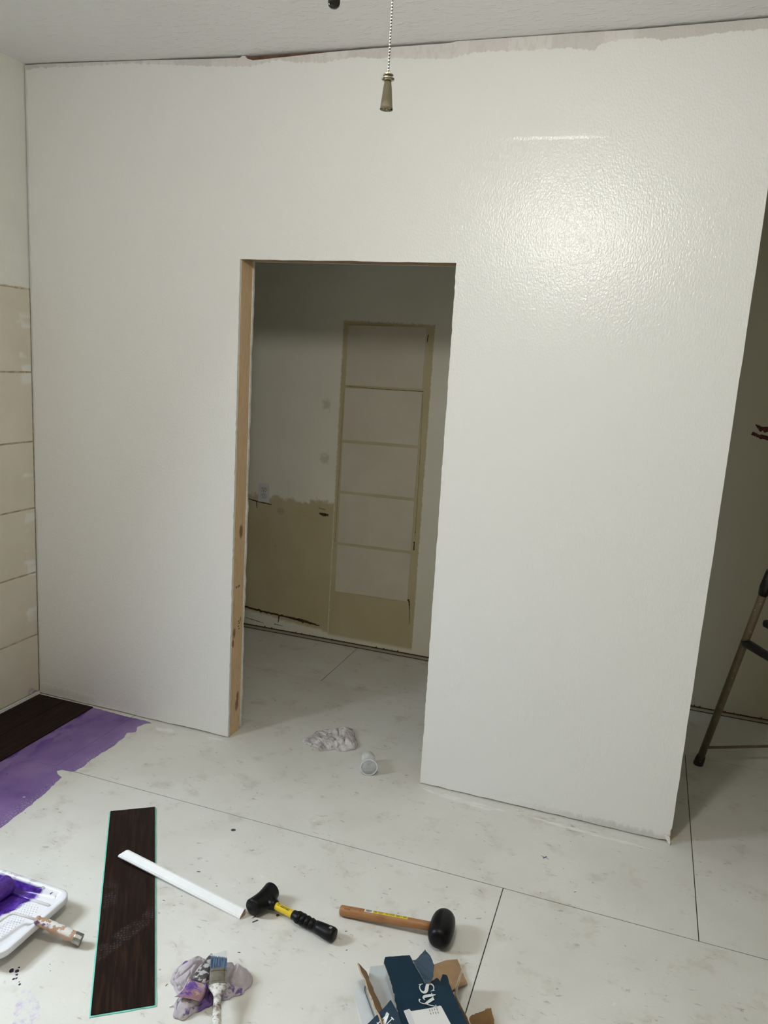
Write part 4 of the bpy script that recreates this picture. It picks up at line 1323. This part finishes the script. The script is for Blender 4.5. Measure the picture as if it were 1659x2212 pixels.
wallstrip('side_wall', [(2.3430, -0.9796, 0.078), (2.3440, -0.9923, 0.070), (2.3431, -1.0227, 0.064), (2.3464, -1.0721, 0.062), (2.372, -1.115, 0.070), (2.3956, -1.1495, 0.077), (2.50, -1.30, 0.077)],
          [(2.327, -0.985, 0.0), (2.329, -0.997, 0.0), (2.333, -1.018, 0.0), (2.338, -1.05, 0.0), (2.366, -1.09, 0.0), (2.39, -1.125, 0.0), (2.49, -1.29, 0.0)], [M_KRAFTE, M_FOAM, M_KRAFTE], (0.0028, -0.0012, 0))
G_ = G()
bp = [(2.0928, -1.033), (2.1418, -1.003), (2.24, -1.13), (2.35, -1.30), (2.29, -1.36), (2.17, -1.19), (2.118, -1.115)]
G_.prism([(x - BO.x, y - BO.y, 0.020) for x, y in bp], (0, 0, 0.010))
G_.obj('foam_liner', M_FOAM, box, bevel=0.003)
fl_ = [(2.2523, -0.9341), (2.2823, -0.908), (2.3111, -0.8918), (2.3349, -0.9287), (2.3579, -0.9641), (2.3304, -0.9917), (2.30, -1.05), (2.25, -1.06), (2.235, -0.99)]
sheet('floor_flap', [(x, y, 0.010 + 0.004 * (i in (1, 2))) for i, (x, y) in enumerate(fl_)], [M_KRAFT, M_KRAFT, M_KRAFTE], thick=0.004, ragged=0.0006, seed=3)
G_ = G()
G_.prism([(x - BO.x, y - BO.y, 0.0004) for x, y in [(2.076, -1.112), (2.080, -1.098), (2.094, -1.074), (2.10, -1.092), (2.158, -1.170), (2.27, -1.345), (2.225, -1.36), (2.155, -1.23)]], (0, 0, 0.0024))
G_.obj('foam_wrap', M_WRAP, box)
# flap carrying the second word, sloping down towards the left
n0 = Vector((2.2002, -1.1792, 0.086)); n1v = Vector((2.1454, -1.2505, 0.036)); n2v = Vector((2.2472, -1.2342, 0.082))
nrm = (n1v - n0).cross(n2v - n0).normalized()
def onplane(x, y, lift=0.0):
    z = n0.z - (nrm.x * (x - n0.x) + nrm.y * (y - n0.y)) / nrm.z
    return (x, y, z + lift)
sheet('side_flap', [onplane(*p) for p in [(2.2002, -1.1792), (2.1902, -1.1956), (2.1736, -1.2167), (2.1554, -1.2395), (2.1386, -1.2604), (2.26, -1.40), (2.30, -1.33), (2.2472, -1.2342), (2.2288, -1.2083)]], [M_NAVY, M_KRAFT, M_KRAFTE], ragged=0.001, seed=7)

def ribbon(g, path, widths, fr, closed=False, n=6):
    """flat calligraphic stroke; path in letter units, fr maps (s,h) to 3d"""
    pts = []
    m = len(path)
    for i in range(m - 1):
        p0, p1, p2, p3 = path[max(i - 1, 0)], path[i], path[i + 1], path[min(i + 2, m - 1)]
        for q in range(n):
            t = q / n
            def cr(a, b, c_, d_):
                return 0.5 * (2 * b + (c_ - a) * t + (2 * a - 5 * b + 4 * c_ - d_) * t * t + (3 * b - a - 3 * c_ + d_) * t ** 3)
            pts.append((cr(p0[0], p1[0], p2[0], p3[0]), cr(p0[1], p1[1], p2[1], p3[1]), widths[i] + (widths[i + 1] - widths[i]) * t))
    pts.append((*path[-1], widths[-1]))
    vs_ = []
    for i, (x, y, w) in enumerate(pts):
        a, b = pts[max(i - 1, 0)], pts[min(i + 1, len(pts) - 1)]
        dx, dy = b[0] - a[0], b[1] - a[1]
        l = math.hypot(dx, dy) or 1
        nx, ny_ = -dy / l * w * 0.6, dx / l * w * 0.6
        vs_ += [fr(x + nx, y + ny_), fr(x - nx, y - ny_)]
    g.add(vs_, [(2 * i, 2 * i + 1, 2 * i + 3, 2 * i + 2) for i in range(len(pts) - 1)])
dd_ = Vector((0.53, -0.848)); uu_ = Vector((0.80, 0.52)).normalized()
ob = Vector((2.2500, -1.0990))
def frame(s0):
    def fr(s, h):
        p = ob + dd_ * (s0 + s * 0.043) + uu_ * (h * 0.0375)
        return (p.x - BO.x, p.y - BO.y, lerp_tab([(-1.13, 0.0828), (-1.09, 0.0836)], p.y) + 0.0003)
    return fr
g = G()
fr = frame(0.0)
ribbon(g, [(.66, .80), (.58, .93), (.40, 1.0), (.20, .94), (.11, .76), (.22, .60), (.42, .49), (.62, .37), (.69, .20), (.58, .05), (.36, 0.0), (.16, .06), (.06, .24)], [.03, .05, .06, .09, .14, .18, .21, .19, .15, .09, .06, .05, .03], fr)
ribbon(g, [(.67, .68), (.66, .98)], [.035, .035], fr, n=2)
ribbon(g, [(.06, .02), (.06, .33)], [.035, .035], fr, n=2)
fr = frame(0.0335)
ribbon(g, [(.20, .95), (.20, .55), (.21, .16), (.30, .03), (.46, .08)], [.03, .17, .17, .10, .03], fr)
ribbon(g, [(.02, .70), (.44, .70)], [.05, .05], fr, n=2)
fr = frame(0.0505)
ribbon(g, [(.04, .70), (.20, .36), (.36, .02)], [.17, .17, .12], fr)
ribbon(g, [(.66, .70), (.50, .33), (.36, .02), (.22, -.26), (.06, -.33), (-.04, -.24)], [.05, .05, .05, .04, .05, .12], fr)
ribbon(g, [(-.08, .70), (.18, .70)], [.04, .04], fr, n=2)
ribbon(g, [(.52, .70), (.80, .70)], [.04, .04], fr, n=2)
g.obj('lettering', M_INKW, mp)
g = G()
obn = Vector((2.1830, -1.2330)); un = Vector((0.62, 0.78)) * 0.030; dn = Vector((0.72, -0.50)) * 0.036
def frn(s, h):
    p = obn + dn * s + un * h
    x, y, z = onplane(p.x, p.y, 0.0008)
    return (x - BO.x, y - BO.y, z)
ribbon(g, [(.12, .0), (.12, 1.0)], [.07, .07], frn, n=2)
ribbon(g, [(.08, .98), (.72, .02)], [.24, .24], frn, n=2)
ribbon(g, [(.72, .0), (.72, 1.0)], [.06, .06], frn, n=2)
ribbon(g, [(-.06, .98), (.26, .98)], [.06, .06], frn, n=2)
ribbon(g, [(-.02, .02), (.28, .02)], [.06, .06], frn, n=2)
ribbon(g, [(.56, .98), (.90, .98)], [.06, .06], frn, n=2)
ribbon(g, [(1.02, .64), (1.06, .2), (1.2, .02), (1.4, .12), (1.5, .3)], [.18, .18, .12, .05, .05], frn)
ribbon(g, [(1.56, .66), (1.56, .02)], [.17, .17], frn, n=2)
g.obj('lettering', M_INKW2, bpy.data.objects['side_flap'])
# shipping sticker
g = G()
st_ = [(2.24, -1.194), (2.2513, -1.183), (2.2578, -1.188), (2.2957, -1.1628), (2.3208, -1.1428), (2.3245, -1.1428), (2.3613, -1.1872), (2.3865, -1.2176), (2.42, -1.262), (2.345, -1.325), (2.3029, -1.2737), (2.2674, -1.2309)]
g.prism([(x - BO.x, y - BO.y, 0.0803) for x, y in st_], (0, 0, 0.0006))
stk = g.obj('sticker', M_LABW, mp)
g = G()
M_GREYP = simple('pale grey film', (0.60, 0.60, 0.64), 0.35)
g.add([(x - BO.x, y - BO.y, 0.0812) for x, y in [(2.2415, -1.194), (2.2510, -1.1845), (2.262, -1.199), (2.296, -1.248), (2.313, -1.272), (2.304, -1.272), (2.2690, -1.2305)]], [tuple(range(7))])
g.obj('tape_strip', M_GREYP, stk)
g = G()
for i in range(4):
    for j in range(2):
        a = Vector((2.302, -1.1620)) + Vector((0.0095, -0.0030)) * 0 + uu_ * (0.0065 * i - 0.004) + dd_ * (0.001 + 0.010 * j)
        b = a + dd_ * (0.007 - 0.001 * ((i + j) % 3))
        wv = uu_ * 0.0007
        g.add([(*(p - BO.xy), 0.0812) for p in (a - wv, b - wv, b + wv, a + wv)], [(0, 1, 2, 3)])
g.obj('fine_print', M_BAR, stk)

# kraft scrap
g = G()
sp_ = [(2.3882, -1.0783), (2.3896, -1.0682), (2.4028, -1.0546), (2.4199, -1.0409), (2.4235, -1.0345), (2.4356, -1.0262), (2.4421, -1.0397), (2.4502, -1.0555), (2.4603, -1.0948), (2.478, -1.150), (2.425, -1.175), (2.4002, -1.1199)]
out = []
for (a, b) in zip(sp_, sp_[1:] + sp_[:1]):
    for i in range(5):
        t = i / 5
        x, y = a[0] + (b[0] - a[0]) * t, a[1] + (b[1] - a[1]) * t
        out.append((x + 0.0022 * nz(x * 300, y * 300), y + 0.0022 * nz(x * 300 + 9, y * 300), 0.004 + 0.010 * max(0, (y + 1.09) / 0.07)))
g.prism([(x - 2.42, y + 1.08, z) for x, y, z in out], (0, 0, 0.0035))
M_KRAFTD = simple('brown corrugated card', (0.21, 0.115, 0.045), 0.85, var=0.15, vscale=40)
o = g.obj('cardboard_scrap', M_KRAFTD)
o.location = (2.42, -1.08, -0.002)
tag(o, 'torn brown cardboard scrap at the bottom edge beside the carton', 'cardboard')

# ------------------------------------------------------------------ clear plastic cup on its side
k = NM('frosted clear plastic', 0.15, 0.5)
tr_ = k.n('ShaderNodeBsdfTransparent'); tr_.inputs[0].default_value = (0.95, 0.96, 0.97, 1)
k.b.inputs['Base Color'].default_value = (0.92, 0.93, 0.93, 1)
k.b.inputs['Roughness'].default_value = 0.3
k.b.inputs['Specular IOR Level'].default_value = 0.3
mx = k.n('ShaderNodeMixShader')
lwt = k.n('ShaderNodeLayerWeight'); lwt.inputs['Blend'].default_value = 0.35
k.link(k.step(lwt.outputs['Facing'], -0.45, 1.5), mx.inputs[0])
k.link(tr_.outputs[0], mx.inputs[1]); k.link(k.b.outputs[0], mx.inputs[2])
k.link(mx.outputs[0], k.t.nodes['Material Output'].inputs[0])
M_CUP = k.m
mouth, base_ = Vector((1.722, -0.030)), Vector((1.686, 0.060))
dc = (base_ - mouth)
cup = thing('plastic_cup', 'clear plastic cup lying on its side near the doorway', 'cup', (mouth.x, mouth.y, 0.0), math.atan2(dc.y, dc.x))
g = G(); g.smooth = True
Lc = dc.length
R0, R1 = 0.0335, 0.0275
axv = Vector((Lc, 0, R1 - R0)).normalized()
g.lathe([(R0, 0.0), (R1 + 0.001, Lc - 0.004), (R1 - 0.001, Lc - 0.001), (R1 - 0.006, Lc), (0.0, Lc - 0.003), (0.0, Lc - 0.0045), (R1 - 0.006, Lc - 0.0018), (R1 - 0.0005, Lc - 0.0055), (R0 - 0.0012, 0.0)], origin=(0, 0, R0 + 0.0025), axis=axv, seg=36)
g.obj('cup_wall', M_CUP, cup)
g = G(); g.smooth = True
aa = axv.orthogonal().normalized(); bb = axv.cross(aa)
ring = [Vector((0, 0, R0 + 0.0025)) + (aa * math.cos(t) + bb * math.sin(t)) * R0 for t in [2 * math.pi * i / 40 for i in range(41)]]
g.tube(ring, 0.0019, 8, cap=False)
M_CUPR = simple('cup rim plastic', (0.74, 0.76, 0.76), 0.25)
g.obj('rolled_rim', M_CUPR, cup)

# ------------------------------------------------------------------ power outlet on the back wall
M_PLATE = simple('white outlet plastic', (0.70, 0.69, 0.70), 0.35)
M_SOCK = simple('ivory receptacle', (0.62, 0.61, 0.60), 0.4)
M_SLOT = simple('slot shadow black', (0.02, 0.02, 0.02), 0.8)
ox, oz = 0.502, 0.864
outl = thing('power_outlet', 'white duplex power outlet on the plaster wall beyond the doorway', 'outlet', (ox, Y_BACK, oz))
G().box(-0.036, 0.036, -0.0065, -0.0002, -0.0575, 0.0575).obj('cover_plate', M_PLATE, outl, bevel=0.002)
for s_ in (1, -1):
    g = G()
    pts = []
    for i in range(28):
        a = 2 * math.pi * i / 28
        pts.append((0.0172 * math.cos(a), max(-0.0125, min(0.0125, 0.0172 * math.sin(a)))))
    g.prism([(x, -0.0085, 0.020 * s_ + z) for x, z in pts], (0, 0.003, 0))
    sk = g.obj('receptacle', M_SOCK, outl)
    g = G()
    g.prism([(x * 1.09, -0.0067, 0.020 * s_ + z * 1.09) for x, z in pts], (0, 0.0006, 0))
    g.obj('seam', M_SLOT, sk)
    g = G()
    for (xa, w, h) in ((-0.0065, 0.0022, 0.0085), (0.0065, 0.0022, 0.007)):
        g.box(xa - w / 2, xa + w / 2, -0.0089, -0.0080, 0.020 * s_ + 0.001, 0.020 * s_ + 0.001 + h)
    g.lathe([(0.0026, 0.0), (0.0026, 0.0012)], origin=(0, -0.0092, 0.020 * s_ - 0.0065), axis=(0, 1, 0), seg=12)
    g.obj('slot', M_SLOT, sk)
g = G(); g.lathe([(0.0, -0.0012), (0.0028, -0.0004), (0.003, 0.001)], origin=(0, -0.0065, 0), axis=(0, 1, 0), seg=12)
g.obj('screw', M_NICKEL, outl)

# ------------------------------------------------------------------ folding step ladder (mostly out of frame on the right)
k = NM('scuffed tan tube', 0.45, 0.4)
c = k.ramp(k.noise(12, 4), [(0.3, (0.13, 0.10, 0.06)), (0.7, (0.18, 0.14, 0.09))])
c = k.mix(k.mul(k.step(k.noise(70, 4), 0.64, 0.68), 0.7), c, (0.55, 0.53, 0.48))
k.color(c)
M_TUBE = k.m
k = NM('black plastic with paint specks', 0.4, 0.45)
k.color(k.mix(k.step(k.noise(60, 3), 0.67, 0.70), (0.012, 0.012, 0.013), (0.45, 0.42, 0.36)))
M_BPL = k.m
wd = Vector((0.88, 0.47, 0)).normalized()
ld = Vector((0.47, -0.88, 0)).normalized()
lad = thing('step_ladder', 'folding metal step ladder with a black rubber foot behind the wall end', 'ladder', (3.034, 0.697, 0.0))
WID = 0.40
LEAN = 0.335
TOP = 1.15
def rear(t, s):
    return wd * (WID * s) + ld * (LEAN * TOP * t) + Vector((0, 0, TOP * t)) - wd * (0.045 * t * (2 * s - 1) * -1)
for s in (0, 1):
    g = G(); g.smooth = True
    g.tube([rear(0.012, s), rear(0.5, s), rear(1.0, s)], 0.0155, 14)
    lg = g.obj('rear_leg', M_TUBE, lad)
    g = G(); g.smooth = True
    p0, p1 = rear(0.0, s), rear(0.042, s)
    g.tube([p0 + Vector((0, 0, 0.0)), p0 + Vector((0, 0, 0.004)), p0.lerp(p1, 0.5), p1], [0.0205, 0.0225, 0.021, 0.0185], 16)
    g.obj('rubber_foot', M_BPL, lg)
g = G(); g.smooth = True
g.tube([rear(0.085, 0), rear(0.085, 1)], 0.0062, 10)
g.obj('crossbar', M_TUBE, lad)
FB = LEAN * TOP + 0.40
def front(t, s):
    return wd * (WID * s) + ld * (FB - (FB - LEAN * TOP - 0.03) * t) + Vector((0, 0, TOP * t))
for s in (0, 1):
    g = G(); g.smooth = True
    g.tube([front(0.012, s), front(1.0, s)], 0.0125, 14)
    lg = g.obj('front_leg', M_TUBE, lad)
    g = G(); g.smooth = True
    g.tube([front(0.0, s), front(0.02, s), front(0.045, s)], [0.019, 0.0205, 0.0155], 16)
    g.obj('rubber_foot', M_BPL, lg)
    g = G(); g.smooth = True
    g.tube([rear(0.77, s), rear(0.80, s), rear(0.86, s)], [0.018, 0.0225, 0.0195], 14)
    g.obj('leg_joint', M_BPL, lad)
    # folding bracket from rear leg to the tread
    g = G(); g.smooth = True
    a, b = rear(0.575, s), front(0.56, s)
    g.tube([a - ld * 0.012, a + ld * 0.02, a.lerp(b, 0.35), b], [0.012, 0.026, 0.024, 0.016], 10, flat=0.62)
    g.obj('folding_bracket', M_BPL, lad)
g = G()
pa_ = [rear(0.645, 0) + wd * 0.035 + ld * 0.01, rear(0.645, 1) - wd * 0.035 + ld * 0.01, rear(0.645, 1) - wd * 0.035 + ld * 0.20, rear(0.645, 0) + wd * 0.035 + ld * 0.20]
g.prism(pa_, (0, 0, 0.032))
g.obj('platform', M_BPL, lad, bevel=0.012)
for t in (0.22, 0.46, 0.72):
    c0, c1 = front(t, 0), front(t, 1)
    g = G()
    hw = 0.055
    back = -ld * (0.10 if t < 0.7 else 0.14)
    fr0 = ld * 0.035
    pts = [c0 + fr0, c1 + fr0, c1 + back, c0 + back]
    g.prism(pts, (0, 0, 0.028))
    tr__ = g.obj('tread', M_BPL, lad, bevel=0.008)
g = G(); g.smooth = True
g.tube([front(1.0, 0), front(1.08, 0.0), front(1.1, 0.05), front(1.1, 0.95), front(1.08, 1.0), front(1.0, 1)], 0.0125, 12)
g.obj('hand_rail', M_TUBE, lad)

# ------------------------------------------------------------------ loose chips on the floor
M_CHIPD = simple('dark vinyl chip', (0.07, 0.05, 0.045), 0.7, var=0.4, vscale=200)
M_CHIPW = simple('white paint chip', (0.76, 0.76, 0.74), 0.7)
def chip(name, label, x, y, r, m, z=0.0, rot=0.0, asp=0.6, h=0.002):
    g = G()
    n = 7
    pts = [(math.cos(2 * math.pi * i / n) * r * (0.75 + 0.5 * abs(nz(i * 1.9, x * 7))), math.sin(2 * math.pi * i / n) * r * asp * (0.75 + 0.5 * abs(nz(i * 1.3, y * 9)))) for i in range(n)]
    g.prism([(px_, py_, 0) for px_, py_ in pts], (0.0, 0.0, h))
    o = g.obj(name, m)
    o.location = (x, y, z)
    o.rotation_euler = (0, 0, rot)
    return tag(o, label, 'chip', 'loose chips on the floor')
chip('vinyl_chip', 'grey brown vinyl chip lying above the hammer near the floor seam', 1.41, -0.5915, 0.011, M_CHIPD, rot=0.5)
chip('bark_chip', 'small dark brown chip under the yellow hammer shaft', 1.753, -0.9215, 0.0065, M_CRACK, rot=0.3, h=0.003)
chip('paint_chip', 'white paint chip on the floor beyond the grimy rag', 1.6468, 0.5623, 0.010, M_CHIPW, rot=-0.1, asp=0.35, h=0.003)
chip('paint_chip', 'white paint chip stuck on the purple floor band', 0.6017, -0.7313, 0.0065, M_CHIPW, rot=0.6, asp=0.4, h=0.0015)
chip('paint_chip', 'pale crumpled flake beside the lower end of the loose plank', 1.652, -1.335, 0.007, M_CHIPW, rot=1.0, asp=0.5, h=0.004)
# splinters too small to pick apart
g = G()
random.seed(21)
spots = [(1.7015, -0.9703, 0.010, 0.9), (1.69, -0.957, 0.006, 1.1), (1.4228, -0.8399, 0.006, 0.2), (1.5134, -0.8778, 0.003, 0), (1.4003, -1.0014, 0.004, 0), (1.60, -0.80, 0.003, 1), (1.70, -0.69, 0.003, .4), (1.75, -0.72, 0.002, 1), (1.72, -1.10, 0.004, .3), (1.664, -1.315, 0.003, .3), (1.60, -1.28, 0.004, 1.4), (2.29, -0.70, 0.002, .5), (2.20, -0.58, 0.003, .5), (2.55, -0.32, 0.002, .5), (2.60, -0.43, 0.004, .5), (1.97, -0.90, 0.004, .6), (2.0, -0.97, 0.003, .6)]
for i in range(55):
    spots.append((random.uniform(0.75, 3.0), random.uniform(-1.15, 0.9), random.choice([0.0009, 0.0013, 0.0018]), random.uniform(0, 3)))
for (x, y, r, a) in spots:
    if 0.02 > y > -0.0 - 0.01 or (0 <= y <= 0.125 and (x < DOOR_L + 0.02 or x > DOOR_R - 0.02)):
        continue
    ca, sa = math.cos(a), math.sin(a)
    w = max(0.0006, r * 0.25)
    q = [(-r, -w), (r, -w * 0.6), (r * 0.9, w), (-r * 0.8, w * 0.8)]
    g.prism([(x + ca * u - sa * v, y + sa * u + ca * v, 0.0001) for u, v in q], (0, 0, 0.0008))
o = g.obj('floor_debris', M_CHIPD)
o['kind'] = 'stuff'
o['label'] = 'tiny dark splinters and crumbs scattered over the floor'
o['category'] = 'debris'
